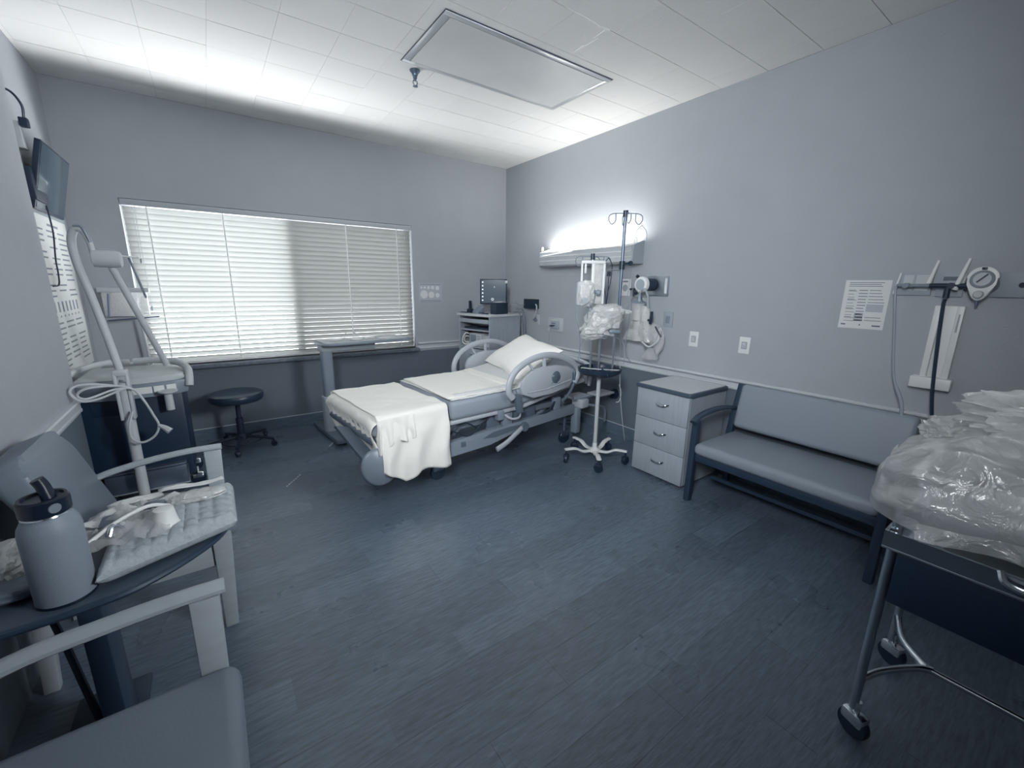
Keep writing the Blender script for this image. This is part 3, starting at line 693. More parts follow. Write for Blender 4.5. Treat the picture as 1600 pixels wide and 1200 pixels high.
# pump frame + module
def ivbox(c, d, bev=.003):
    a, b, z = c; q = iv(a, b, z)
    return q, d
PF = thing('pump_bracket', 'white plastic pump bracket clamped to the shorter drip pole', 'bracket', IV.location, ang0)
def L_(a, b, z): return (a, b, z)     # local frame: x along image right
MB().box((-.185, -.01, 1.57), (-.005, .02, 1.592), .004).box((-.185, -.01, 1.29), (-.17, .01, 1.57), .003).box((-.105, -.012, 1.28), (-.08, .01, 1.57), .003).box((-.02, -.012, 1.275), (-.003, .012, 1.57), .003).box((-.16, -.012, 1.50), (-.145, .01, 1.57), .003).build('frame', 'white', PF)
MB().box((-.079, .0, 1.275), (-.021, .008, 1.57), .002).build('back_plate', 'filmd', PF)
MB().box((-.165, .0, 1.30), (-.106, .006, 1.42)).build('label_plate', 'midg', PF)
MB().cyl((-.06, -.02, 1.36), (-.035, -.03, 1.355), .022, 12).cyl((-.06, -.02, 1.36), (-.08, -.02, 1.37), .012, 10).build('clamp_knob', 'bedfr', PF)
pm = solo('wrapped_infusion_pump', MB().box((-.215, -.06, 1.26), (-.12, .0, 1.44), .02, 3), 'offw', 'small infusion pump wrapped in clear film hanging on the white bracket', 'pump')
pm.location = IV.location; pm.rotation_euler = (0, 0, ang0)
MB().blob((-.145, -.055, 1.35), (.062, .035, .10), .18, 2.4, 3, 4, .75).build('plastic_wrap', 'filmd', pm)
MB().lathe([(.001, 0), (.018, -.002), (.02, -.012)], (-.15, -.085, 1.30), 18, 'Y').build('pump_dial', 'midg', pm)
tb = MB().tube([iv(-.195, -.04, 1.26), iv(-.21, -.05, 1.18), iv(-.19, -.05, 1.10), iv(-.175, -.05, 1.0), iv(-.17, -.04, .90), iv(-.165, -.02, .82)], .003, 6, 6)
tb.tube([iv(-.12, -.03, 1.26), iv(-.125, -.03, 1.10), iv(-.11, -.03, 1.04), iv(-.085, -.03, 1.09), iv(-.09, -.03, 1.26)], .004, 6, 6)
tb.tube([iv(-.11, -.03, 1.04), iv(-.165, -.04, .96), iv(-.18, -.04, .84)], .0025, 6, 6)
ivthing(tb, 'drip_tubing', 'bedfr', 'thin dark drip tubing hanging below the wrapped pump', 'tubing')
tb = MB().tube([iv(.02, .02, 1.615), iv(-.012, .02, 1.56), iv(-.008, .02, 1.44), iv(.012, .0, 1.33), iv(.02, .0, 1.22)], .003, 6, 6).tube([iv(.02, .02, 1.615), iv(.05, .02, 1.56), iv(.046, .02, 1.44), iv(.022, .0, 1.33), iv(.024, .0, 1.22)], .003, 6, 6)
tb.cyl(iv(.028, .01, 1.48), iv(.028, .01, 1.515), .014, 10).tube([iv(.028, .01, 1.48), iv(.03, .01, 1.38), iv(.018, .0, 1.24)], .003, 6, 4)
ivthing(tb, 'looped_cable', 'blackm', 'black looped sensor cable hanging from the shorter drip pole hook', 'cable')
# big plastic-wrapped pump stack
PB = thing('bagged_pump', 'equipment pump covered by a crumpled clear plastic bag on the drip stand', 'pump', IV.location, ang0)
MB().box((-.04, -.06, 1.03), (.09, .06, 1.14), .012).box((-.02, -.05, 1.15), (.085, .05, 1.26), .012).build('pump_housing', 'midg', PB)
MB().box((-.06, -.075, 1.03), (.02, -.06, 1.08), .008).box((.04, -.08, 1.06), (.12, -.05, 1.085), .006).box((.03, -.07, 1.17), (.10, -.05, 1.20), .006).build('pump_keypad', 'bedfr', PB)
mb = MB().blob((.0, 0, 1.14), (.150, .11, .145), .30, 1.3, 5, 5, .72, (1, 1, 2.6))
for v in mb.bm.verts:
    t = (v.co.z-1.14)/.155; v.co.x += .05*t-.02*(t < -.3); 
mb.build('plastic_bag', 'filmd', PB)
MB().blob((.15, -.01, 1.215), (.075, .03, .022), .3, 3, 8, 3, .8).build('bag_tail', 'filmd', PB)
# thin leads from the tall pole's hook
tb = MB().tube([iv(.245, 0, 1.845), iv(.205, 0, 1.79), iv(.195, 0, 1.66), iv(.188, 0, 1.45), iv(.165, .0, 1.22), iv(.15, .02, 1.05), iv(.19, .02, .93), iv(.20, .04, .80)], .0024, 6, 6)
tb.tube([iv(.245, 0, 1.845), iv(.285, 0, 1.79), iv(.282, .0, 1.66), iv(.272, .02, 1.60)], .0024, 6, 6)
tb.tube([iv(.11, 0, 1.02), iv(.15, .02, .99), iv(.16, .03, .85), iv(.14, .05, .78)], .0024, 6, 6)
ivthing(tb, 'hanging_tubing', 'tubing', 'thin tubing looped over the tall drip pole hook', 'tubing')
tb = MB().tube([iv(.16, 0, .80), iv(.18, .03, .62), iv(.22, .08, .40), iv(.26, .12, .22), iv(.30, .2, .10)], .0028, 6, 6).tube([iv(.19, .10, .62), iv(.215, .11, .55), iv(.20, .10, .48), iv(.175, .10, .47)], .003, 6, 5)
ivthing(tb, 'dangling_tube', 'tubel', 'pale tube dangling from the ring tray towards the floor', 'tubing')

# ================================================================== WALL LAMP (over bed)
WLt = thing('wall_lamp', 'long lit overbed wall lamp glowing upwards on the right wall', 'lamp', (R, 3.035, 0))
hl = 0.61
prof = [(0, 1.60), (-.13, 1.60), (-.15, 1.615), (-.15, 1.745), (-.145, 1.745), (-.145, 1.62), (-.125, 1.606), (-.004, 1.606), (-.004, 1.745), (0, 1.745)]
prof = [(a, b) for a, b in prof]
MB().prism([(a, -hl, b) for a, b in prof], (0, 2*hl, 0)).build('housing', 'alu', WLt, smooth=False)
mb = MB()
for z in (1.655, 1.70, 1.742): mb.tube([(-.152, -hl, z), (-.152, hl, z)], .005, 6)
mb.build('housing_rib', 'white', WLt)
for s in (-1, 1):
    MB().prism([(0, s*hl, 1.60), (-.13, s*hl, 1.60), (-.152, s*hl, 1.615), (-.152, s*hl, 1.745), (-.02, s*hl, 1.79), (0, s*hl, 1.79)], (0, s*.01, 0)).build('end_cap', 'midg', WLt, smooth=False)
    MB().tube([(-.10, s*(hl+.006), 1.77), (-.10, s*(hl+.006), 1.80), (-.12, s*(hl+.006), 1.80), (-.12, s*(hl+.006), 1.765)], .004, 6, 3).build('lamp_hook', 'white', WLt)
MB().cyl((-.10, -hl+.03, 1.70), (-.10, hl-.03, 1.70), .013, 14).build('fluorescent_tube', 'tube', WLt)

# ================================================================== RIGHT WALL FITTINGS
def plate(y, z, wy, hz, label, name='switch_plate', cat='switch', group=None, m='white', d=.008):
    t = thing(name, label, cat, (R, y, z), 0, group)
    MB().box((-d, -wy/2, -hz/2), (0, wy/2, hz/2), .002).build('plate', m, t)
    return t
s = plate(1.867, 1.010, .075, .118, 'white rocker switch plate above the cabinet end of the bench')
MB().box((-.012, -.014, -.018), (-.008, .014, .018), .001).box((-.016, -.010, -.002), (-.012, .010, .014), .001).build('rocker', 'offw', s)
MB().box((-.0086, -.020, -.026), (-.008, .020, .026)).build('recess', 'midg', s)
s = plate(1.473, 1.007, .075, .118, 'white rocker switch plate above the bench backrest')
MB().box((-.012, -.014, -.018), (-.008, .014, .018), .001).box((-.016, -.010, -.002), (-.012, .010, .014), .001).build('rocker', 'offw', s)
MB().box((-.0086, -.020, -.026), (-.008, .020, .026)).build('recess', 'midg', s)
s = plate(2.113, 1.145, .085, .125, 'grey outlet plate beside the hanging resuscitation bag', 'outlet_plate', 'outlet', m='midg')
MB().box((-.011, -.018, -.03), (-.008, .018, .03), .002).build('socket', 'bedfr', s)
s = plate(3.52, .99, .25, .15, 'wide pale outlet plate above the pillow', 'outlet_plate', 'outlet', m='offw')
MB().box((-.03, -.07, -.045), (-.008, .06, .045), .006).build('socket_box', 'midg', s)
MB().box((-.036, -.02, -.012), (-.03, .04, -.004), .001).box((-.036, -.02, .012), (-.03, .03, .018), .001).box((-.05, .0, -.018), (-.03, .05, -.008), .002).build('plug_slot', 'blackm', s)
MB().tube([(-.045, .045, -.02), (-.05, .06, -.09), (-.05, .06, -.22)], .003, 6, 4).build('plug_cord', 'offw', s)
s = plate(3.85, 1.02, .10, .12, 'small outlet plate behind the cart cables', 'outlet_plate', 'outlet', m='offw')
MB().cyl((-.012, 0, .0), (-.03, 0, .0), .018, 14).build('socket', 'bedfr', s)
# round medical gas / vacuum stations near the lamp
s = plate(2.585, 1.40, .115, .15, 'white wall oxygen station left of the flow meter', 'gas_outlet', 'gas outlet')
MB().lathe([(.001, -.014), (.026, -.013), (.03, -.008)], (0, 0, -.005), 20, 'X').build('valve', 'midg', s)
MB().box((-.009, -.03, .045), (-.008, .03, .058)).build('printed_label', 'ink', s)
s = plate(2.425, 1.395, .085, .15, 'white wall vacuum station with a black valve', 'gas_outlet', 'gas outlet')
MB().box((-.012, -.025, .03), (-.008, .025, .05), .001).build('printed_label', 'ink', s)
MB().cyl((-.008, 0, -.01), (-.07, .0, -.01), .013, 12).cyl((-.06, -.03, -.01), (-.06, .06, -.01), .009, 10).cyl((-.06, .02, -.01), (-.06, .02, -.07), .008, 10).build('valve', 'black', s)
s = plate(2.235, 1.415, .20, .16, 'steel wall plate behind the round suction regulator', 'wall_plate', 'plate', m='steel', d=.02)
MB().box((-.022, -.092, -.06), (-.02, -.07, .06)).build('bright_strip', 'white', s)
g = thing('suction_regulator', 'round white suction regulator with dark body beside the wall lamp', 'regulator', (R-.02, 2.30, 1.425))
MB().cyl((0, -.02, 0), (-.09, .0, 0), .052, 22).build('body', 'black', g)
MB().lathe([(.060, -.085), (.066, -.10), (.062, -.125), (.05, -.13)], (0, .01, 0), 26, 'X').build('gauge_housing', 'white', g)
MB().lathe([(.001, -.134), (.042, -.1335), (.044, -.129)], (0, .01, .0), 24, 'X').build('gauge_face', 'midg', g)
MB().cyl((-.11, .05, .06), (-.125, .055, .07), .014, 10).cyl((-.11, .055, -.065), (-.125, .06, -.075), .016, 10).build('adjuster', 'black', g)
MB().cyl((-.10, .02, -.06), (-.10, .02, -.13), .008, 10).cyl((-.10, .02, -.10), (-.10, .02, -.13), .014, 10).build('outlet_port', 'dsteel', g)
c = thing('suction_canister', 'clear suction canister with dark lid hanging under the regulator', 'canister', (R-.12, 2.335, 1.12))
MB().lathe([(.03, 0), (.048, .01), (.055, .15), (.052, .152), (.045, .012), (.03, .004)], seg=24).build('jar', 'film', c)
MB().lathe([(.06, .15), (.062, .16), (.035, .172), (.02, .19)], seg=24).build('lid', 'bedfr', c)
bag = thing('plastic_tubing_bag', 'clear plastic bag of tubing hung below the suction regulator', 'bag', (R-.09, 2.28, 1.0))
mb = MB()
def bagf(sg):
    def fn(a, b):
        wdt = .055+.085*b; y = (a-.5)*2*wdt+.05*b; z = .25-.30*b
        x = sg*.03*math.sin(PI*a)*math.sin(PI*min(1, b*.9+.1))+.008*noise.noise(V((a*6, b*5, sg*3)))+.01*math.sin(a*14+b*3)*(b+.2)
        return V((x-.03, y, z))
    return fn
mb.grid(30, 30, bagf(1)); mb.grid(30, 30, bagf(-1)); mb.build('film_bag', 'filmd', bag)
MB().tube([(-.05, -.06, .24), (-.06, -.05, .34), (-.06, -.01, .39), (-.06, .03, .34), (-.05, .02, .22)], .009, 8, 6).build('corrugated_hose', 'midg', bag)
rb = thing('resuscitation_bag', 'clear hanging bag mask set with black connector on the right wall', 'mask', (R-.08, 2.20, .97))
MB().blob((0, 0, .05), (.05, .085, .10), .12, 2, 2, 4).build('squeeze_bag', 'film', rb)
MB().lathe([(.07, -.16), (.072, -.15), (.045, -.09), (.02, -.06)], (0, .0, .0), 22, capb=False, capt=False).build('face_mask', 'film', rb)
MB().blob((.0, -.07, .0), (.035, .05, .12), .2, 2, 4, 4).build('reservoir_bag', 'film', rb)
MB().tube([(-.06, -.02, .24), (-.065, -.02, .18), (-.06, -.015, .14)], .012, 8, 4).tube([(-.05, -.06, .12), (-.05, -.09, .08), (-.045, -.12, .04)], .007, 8, 4).tube([(-.06, -.025, .16), (-.06, .01, .17)], .010, 8).build('connector', 'black', rb)
MB().tube([(-.05, .06, -.02), (-.06, -.02, -.05), (-.05, -.09, .0), (-.04, -.10, .07)], .007, 8, 6).build('mask_tubing', 'tubel', rb)
solo('regulator_tubing', MB().tube([(R-.13, 2.40, 1.40), (R-.135, 2.41, 1.30), (R-.13, 2.42, 1.05), (R-.12, 2.44, .85), (R-.05, 2.42, .74)], .0035, 6, 6), 'tubing', 'thin tube dropping from the suction regulator to the chair rail', 'tubing')
solo('station_tubing', MB().tube([(R-.06, 2.445, 1.33), (R-.10, 2.50, 1.2), (R-.11, 2.55, 1.02)], .003, 6, 6), 'tubing', 'short thin tube hanging between the two white gas stations', 'tubing')
k = thing('wall_port', 'round black port low on the dark wainscot behind the drip stand', 'port', (R-.004, 2.62, .40))
MB().lathe([(.05, 0), (.05, -.015), (.04, -.05), (.03, -.055)], (0, 0, 0), 22, 'X').build('body', 'black', k)
MB().tube([(-.03, .05, .01), (-.05, .065, 0), (-.05, .065, -.05)], .006, 6, 3).build('lever', 'chrome', k)
# notice
def notice(name, label, origin, ux, w_, h_, rows, seed, m='paper', th=.0015, uv=(0, 0, 1)):
    """flat sheet: origin top-left, ux unit vector along width; rows of printed strips"""
    t = thing(name, label, 'notice' if 'poster' not in name else 'poster', origin)
    X = V(ux); Z = V(uv); Nn = X.cross(Z)  # towards the room for our walls
    def quadbox(mb, a0, z0, a1, z1, d0, d1):
        pts = [X*a0-Z*z0+Nn*d0, X*a1-Z*z0+Nn*d0, X*a1-Z*z1+Nn*d0, X*a0-Z*z1+Nn*d0]
        mb.prism([tuple(p) for p in pts], tuple(Nn*(d1-d0)))
    mb = MB(); quadbox(mb, 0, 0, w_, h_, 0.0005, th); mb.build('sheet', m, t, smooth=False)
    return t, quadbox
# wall_right: width runs towards -y, normal must be -x :  X=(0,-1,0), Z=(0,0,1) -> X x Z = (-1,0,0)
t, qb = notice('paper_notice', 'printed paper notice taped to the right wall above the bench', (R, .943, 1.459), (0, -1, 0), .212, .276, 0, 1)
rng = random.Random(3); mb = MB()
for i in range(3): qb(mb, .02, .012+i*.010, .19-.04*rng.random(), .016+i*.010, .0015, .0018)
for i in range(11):
    z0 = .055+i*.017
    if i % 3 == 0: qb(mb, .022, z0, .055, z0+.004, .0015, .0018)
    qb(mb, .022, z0+.006, .05+rng.random()*.02, z0+.009, .0015, .0018); qb(mb, .072, z0, .105+rng.random()*.01, z0+.005, .0015, .0018)
    if i < 5 or i > 8: qb(mb, .12, z0, .17+rng.random()*.03, z0+.004, .0015, .0018)
mb.build('printed_text', 'ink', t, smooth=False)
mb = MB(); qb(mb, .118, .135, .195, .178, .0015, .0018); qb(mb, .068, .185, .11, .235, .0015, .0018); mb.build('printed_picture', 'inkl', t, smooth=False)
mb = MB(); qb(mb, .16, .252, .198, .260, .0015, .0018); qb(mb, .012, .250, .035, .257, .0015, .0018); qb(mb, .10, .250, .106, .258, .0015, .0018); mb.build('printed_badge', 'beddk', t, smooth=False)

# far-right stations with flow meters
s = plate(.633, 1.44, .13, .12, 'wall gas station nearest the paper notice', 'gas_outlet', 'gas outlet', m='midg', d=.012)
MB().box((-.014, -.05, -.035), (-.012, .0, .045)).box((-.014, .01, -.035), (-.012, .05, .045)).build('printed_label', 'offw', s)
fm = thing('flow_meter', 'slim clear flow meter leaning out of the station nearest the paper notice', 'flow meter', (R-.05, .66, 1.44))
MB().cyl((.04, 0, -.01), (-.02, 0, -.01), .014, 10).cyl((-.0, .04, -.01), (.0, -.09, -.01), .009, 10).build('connector', 'bedfr', fm)
MB().cyl((0, .045, -.055), (0, .03, .055), .005, 8).build('side_tube', 'white', fm)
MB().cyl((0, -.085, .0), (0, -.105, .115), .010, 12, .006).build('flow_tube', 'white', fm)
s = plate(.50, 1.435, .10, .12, 'wall gas station beside the round regulator with a black hose', 'gas_outlet', 'gas outlet', m='midg', d=.012)
MB().box((-.014, -.03, .02), (-.012, .03, .04)).build('printed_label', 'beddk', s)
fm = thing('flow_meter', 'taller clear flow meter above the black hose', 'flow meter', (R-.05, .49, 1.43))
MB().cyl((.04, 0, 0), (-.02, 0, 0), .015, 10).cyl((0, .08, 0), (0, -.055, 0), .012, 10).cyl((0, .01, -.005), (0, .01, -.06), .013, 10).cyl((0, -.05, 0), (0, -.065, 0), .018, 10).build('connector', 'black', fm)
MB().cyl((0, -.015, -.02), (0, -.045, .13), .012, 12, .006).build('flow_tube', 'white', fm)
g = thing('vacuum_regulator', 'round white vacuum gauge regulator at the right edge of the wall', 'regulator', (R, .385, 1.435))
MB().cyl((-.002, -.01, 0), (-.05, 0, 0), .045, 20).build('body', 'midg', g)
MB().prism([(-.05, .055*math.cos(a)*(.8 if math.sin(a) < -.2 else 1), .03+.055*math.sin(a) if math.sin(a) > 0 else .03+.105*math.sin(a)) for a in [i*PI/12 for i in range(24)]], (-.035, 0, 0), .006).build('gauge_housing', 'white', g)
MB().lathe([(.001, -.088), (.040, -.088), (.043, -.084)], (0, 0, .025), 24, 'X').build('gauge_face', 'ink', g)
MB().lathe([(.001, -.090), (.030, -.090), (.031, -.0885)], (0, 0, .025), 24, 'X').build('gauge_dial', 'offw', g)
MB().cbox((-.092, .0, .03), (.003, .006, .05), rot=Matrix.Rotation(.7, 4, 'X')).build('gauge_needle', 'black', g)
MB().lathe([(.018, -.085), (.018, -.10), (.014, -.105)], (0, 0, -.045), 18, 'X').build('selector_knob', 'offw', g)
MB().cbox((-.088, 0, .075), (.006, .018, .012), .002).build('top_switch', 'black', g)
MB().cyl((-.06, 0, -.07), (-.06, 0, -.10), .006, 8).build('port', 'dsteel', g)
s = plate(.262, 1.435, .20, .115, 'dull metal wall plate behind the vacuum gauge at the right edge', 'wall_plate', 'plate', m='midg', d=.014)
MB().cyl((-.014, -.0, 0), (-.02, 0, 0), .012, 12).build('port', 'blackm', s)
solo('wall_hose', MB().tube([(R-.06, .70, 1.43), (R-.07, .695, 1.40), (R-.08, .67, 1.25), (R-.09, .62, .95), (R-.10, .56, .80), (R-.12, .54, .62), (R-.2, .5, .46)], lambda t: .0055 if t < .55 else .009, 8, 8), 'midg', 'long grey hose hanging from the wall station down behind the bench', 'hose')
solo('wall_hose', MB().tube([(R-.05, .50, 1.36), (R-.06, .50, 1.33), (R-.07, .485, 1.15), (R-.08, .46, .90), (R-.09, .43, .73), (R-.12, .41, .66)], .008, 8, 8), 'navy', 'thick dark hose hanging in front of the white glove rack', 'hose')
gr = thing('wall_bracket', 'tall white plastic dispenser bracket fixed below the flow meters', 'bracket', (R, .478, .93))
MB().prism([(0, .055, 0), (0, -.055, 0), (0, -.055, .40), (0, .055, .40)], (-.012, 0, 0), .002).build('back_plate', 'white', gr)
MB().box((-.035, .028, .0), (-.012, .055, .40), .004).box((-.035, -.055, .0), (-.012, -.028, .40), .004).build('side_channel', 'white', gr)
MB().box((-.06, -.075, -.03), (0, .085, .03), .006).build('foot_shelf', 'white', gr)
MB().box((-.038, -.045, .27), (-.035, -.038, .36)).build('slot', 'midg', gr)

# ================================================================== BASSINET CART (right foreground)
BC = thing('bassinet_cart', 'chrome tube bassinet cart with dark cabinet at the right edge', 'cart', (1.53, .235, 0))
def dn(z): return z
for x, y in ((0, 0), (.45, .01), (0, -.85), (.45, -.85)):
    MB().cyl((x, y, .10), (x, y, .80), .0125, 12).build('leg', 'steel', BC)
    caster(BC, x, y-.01, .045, 'caster', 'chrome', ztop=.13, ang=1.2)
MB().tube([(0, 0, .21), (.10, -.03, .205), (.215, -.09, .20), (.245, -.125, .20), (.25, -.10, .20), (.33, -.03, .20), (.45, .01, .205)], .011, 10, 6).build('end_brace', 'chrome', BC)
MB().tube([(.24, -.11, .20), (.24, -.75, .20)], .010, 10).tube([(0, -.85, .21), (.24, -.74, .20), (.45, -.85, .21)], .011, 10, 5).build('centre_brace', 'chrome', BC)
MB().box((-.02, -.82, .515), (.44, -.015, .675), .004).build('cabinet', 'navy', BC)
MB().box((-.0225, -.80, .53), (-.0200, -.05, .66), .001).build('cabinet_panel', 'navy', BC)
MB().box((-.03, -.86, .68), (.47, .02, .688), .002).box((-.03, -.86, .688), (-.022, .02, .735)).box((.46, -.86, .688), (.47, .02, .735)).box((-.022, .012, .688), (.46, .02, .735)).build('steel_tray', 'chrome', BC)
MB().tube([(-.035, -.20, .74), (-.05, -.22, .715), (-.05, -.30, .71), (-.05, -.42, .71), (-.035, -.44, .74)], .008, 8, 5).build('tray_handle', 'chrome', BC)
MB().box((.36, -.02, .42), (.44, .03, .50), .01).build('paper_holder', 'white', BC)
tub = thing('bassinet_tub', 'clear plastic newborn tub with white rim under the plastic cover', 'tub', (1.53, .235, .74))
mb = MB()
mb.grid(40, 6, lambda a, b: V(((.235+(.18+.03*b)*max(-1, min(1, 1.5*math.cos(2*PI*a)))), (-.40+(.36+.03*b)*max(-1, min(1, 1.5*math.sin(2*PI*a)))), .0+.165*b)), closeu=True)
mb.build('basin', 'tub', tub, solid=.004)
MB().tube([(.235+.215*max(-1, min(1, 1.5*math.cos(2*PI*a/40))), -.40+.395*max(-1, min(1, 1.5*math.sin(2*PI*a/40))), .165) for a in range(40)], .011, 8, closed=True).build('rim', 'white', tub)
MB().box((.06, -.74, .005), (.41, -.06, .05), .02, 3).build('tub_mattress', 'linen2', tub)
# plastic cover
cov = MB()
def rid(q): return 1-abs(noise.noise(q))*2
def cover(a, b):
    # a along y (0 = end nearest bed, 1 = far/near camera), b around section from near-bottom over top to far-bottom
    y = .315-1.25*a
    zb = .765-.015*math.sin(a*20); 
    endf = min(1, a/.10); endf = math.sqrt(max(0, 1-(1-endf)**2))
    topz = .955+.09*min(1, max(0, (a-.04)/.22))
    cx = 1.755; hw = .285*(0.55+.45*endf)
    if a < .10: zb = .765+.03*(1-endf)
    t = b*2-1
    xs = math.copysign(min(1, abs(math.sin(t*PI/2))**.55), t)
    hz = max(0, math.cos(t*PI/2))**.50
    x = cx+hw*xs; z = zb+(topz-zb)*hz*(.55+.45*endf)
    q = V((x*5, y*3.2, z*6)); n = .018*noise.noise(q)+.012*(rid(q*1.6+V((3, 0, 0)))-.6)+.008*noise.noise(q*3.3)
    top = hz**2
    z += n*1.6*top+.030*top*rid(V((x*9, y*8, 2)))-.018*top
    x += (n*1.1+ (.012*math.sin(z*60+y*9) + .008*noise.noise(V((y*5, z*40, 1))))*(1-top))*(1 if t > 0 else -1)
    y += .012*noise.noise(V((x*8, z*14, 5)))
    return V((x, y, z))
cov.grid(150, 120, cover)
# cap over the end
def cap(a, b):
    p = cover(0.0, a); q = V((1.755, .325, .86)); r = p.lerp(q, b*.98); r.y += .012*math.sin(PI*b)+.01*noise.noise(V((r.x*14, r.z*20, 3))); return r
cov.grid(120, 20, cap)
cv = solo('plastic_cover', cov, 'plastic', 'crumpled clear plastic sheet draped over the bassinet cart', 'cover')
mb = MB().blob((1.95, .02, 1.045), (.20, .22, .07), .45, 1.6, 4, 5, .9, (1, 1, 2.5)).blob((1.90, .24, .965), (.10, .06, .045), .45, 1.8, 6, 4, .9, (1, 1, 2.5))
mb.build('bunched_plastic', 'plastic', cv)

# ================================================================== LEFT WALL: TV, POSTER
TV = thing('wall_television', 'small flat television tilted down from a bracket on the left wall', 'television', (XL, 3.95, 1.98))
tm = Matrix.Translation((.067, .02, 0)) @ Matrix.Rotation(math.radians(13), 4, 'Y')
def tvb(name, a, b, m, bev=.004, par=TV):
    mb = MB().box(a, b, bev); bmesh.ops.transform(mb.bm, matrix=tm, verts=mb.bm.verts); return mb.build(name, m, par)
tvb('casing', (-.028, -.31, -.19), (.0, .31, .19), 'black')
tvb('screen', (.0, -.298, -.176), (.0015, .298, .180), 'tvs', .0005)
tvb('rear_bulge', (-.05, -.22, -.12), (-.028, .2, .13), 'black', .012)
MB().box((0, -.33, -.14), (.05, -.10, .03), .004).build('wall_bracket', 'black', TV)
o = solo('wall_outlet_box', MB().box((XL, 3.60, 2.10), (XL+.05, 3.68, 2.23), .004), 'offw', 'pale outlet box on the left wall above the television bracket', 'outlet')
solo('power_adapter', MB().box((XL+.05, 3.59, 2.205), (XL+.085, 3.635, 2.25), .004).tube([(XL+.07, 3.61, 2.25), (XL+.075, 3.60, 2.31), (XL+.05, 3.57, 2.36), (XL+.005, 3.52, 2.365)], .006, 8, 5), 'black', 'black power plug with curved cord above the television', 'plug')
solo('television_cord', MB().tube([(XL+.06, 3.72, 1.82), (XL+.06, 3.74, 1.74), (XL+.05, 3.79, 1.66), (XL+.03, 3.82, 1.52), (XL+.02, 3.86, 1.44), (XL+.02, 3.82, 1.37), (XL+.01, 3.74, 1.36)], .0045, 6, 6), 'blackm', 'black cord dangling from the television over the poster', 'cord')
# poster on left wall, normal +x : X=(0,1,0), Z=(0,0,1): X x Z = (1,0,0)
t, qb = notice('wall_poster', 'tall printed wall poster below the television', (XL, 3.60, 1.80), (0, 1, 0), .80, 1.02, 0, 2)
rng = random.Random(5)
mb = MB(); qb(mb, .0, -.03, .80, .02, .0005, .004); qb(mb, .0, 1.0, .80, 1.05, .0005, .006); mb.build('hanging_strip', 'midg', t, smooth=False)
mb = MB(); qb(mb, .34, .06, .58, .075, .0015, .002)
for c, (x0, x1) in enumerate(((.08, .26), (.30, .50), (.54, .74))):
    for i in range(26):
        if 13 <= i <= 16: continue
        z0 = .10+i*.033
        if rng.random() < .12: continue
        qb(mb, x0, z0, x1-.05*rng.random(), z0+.010, .0015, .002)
for i in range(7):
    x0 = .10+i*.09; qb(mb, x0, .535, x0+.035, .60, .0015, .002); qb(mb, x0+.005, .62, x0+.03, .632, .0015, .002)
mb.build('printed_text', 'ink', t, smooth=False)
# size-chart card beside window; wall_back normal -y : X=(1,0,0), Z up -> X x Z = (0,-1,0)
t, qb = notice('chart_card', 'small card of printed circles on the wall right of the window', (1.925, W, 1.418), (1, 0, 0), .282, .22, 0, 3, m='inkl')
mb = MB()
def disc(mb, x, z, r): mb.lathe([(.0001, -.0018), (r, -.0018), (r, -.0022)], (x, 0, -z), 22, 'Y')
for x, z, r in ((.03, .05, .012), (.07, .05, .014), (.115, .05, .017), (.165, .05, .02), (.225, .055, .024)): disc(mb, x, z, r)
for x, z, r in ((.06, .125, .045), (.15, .13, .036), (.225, .135, .026)): disc(mb, x, z, r)
mb.build('printed_circle', 'paper', t, smooth=False)
mb = MB(); qb(mb, .01, .012, .27, .018, .0015, .002); qb(mb, .01, .19, .27, .196, .0015, .002); qb(mb, .01, .205, .27, .212, .0015, .002); mb.build('printed_line', 'ink', t, smooth=False)

# ================================================================== COMPUTER CART in corner
CC = thing('equipment_cart', 'tall grey equipment cart with open shelf in the room corner', 'cart', (2.475, 3.905, 0), math.radians(14))
# local: x = depth away from front, y = width along front; front face at x=0 looking -x
DW, DD, DH = .50, .52, 1.062
MB().box((0, 0, .08), (DD, .018, DH), .002).box((0, DW-.018, .08), (DD, DW, DH), .002).box((DD-.012, .018, .08), (DD, DW-.018, DH)).box((.004, .018, .08), (DD-.012, DW-.018, .10)).build('carcass', 'lam', CC, smooth=False)
MB().prism(rrect(-.02, -.02, DD+.02, DW+.02, .02, DH), (0, 0, .025), .004).build('top', 'lamtop', CC)
MB().box((-.022, .03, DH+.025), (-.004, DW, DH+.033), .002).build('top_lip', 'midg', CC)
MB().box((-.008, .02, .985), (.02, DW-.02, 1.03), .003).build('pull_out_tray', 'midg', CC)
MB().box((.01, .018, .895), (DD-.012, DW-.018, .912)).build('shelf', 'lam', CC, smooth=False)
MB().box((.01, .018, .70), (DD-.012, DW-.018, .718)).build('shelf', 'lam', CC, smooth=False)
MB().box((.06, .03, .913), (.30, DW-.03, .93), .002).build('dark_tray', 'black', CC)
for i in range(2):
    d = MB().box((-.003, .020, .11+i*.295), (.015, DW-.020, .395+i*.295), .002).build('drawer', 'lam', CC)
    MB().tube([(-.003, .19, .33+i*.295), (-.02, .20, .33+i*.295), (-.02, .30, .33+i*.295), (-.003, .31, .33+i*.295)], .005, 8, 3).build('drawer_handle', 'chrome', d)
for x, y in ((.06, .06), (.06, DW-.06), (DD-.06, .06), (DD-.06, DW-.06)): caster(CC, x, y, .035, ztop=.08)
def oncart(mb, name, m, label, cat, parts=()):
    o = solo(name, mb, m, label, cat); o.location = CC.location; o.rotation_euler = CC.rotation_euler; return o
zc = DH+.0255
mo = thing('computer_monitor', 'small computer monitor with a lit dark desktop on the corner cart', 'monitor', (2.66, 4.12, zc), math.radians(-36))
MB().box((-.152, -.02, .105), (.152, .015, .385), .006).build('bezel', 'black', mo)
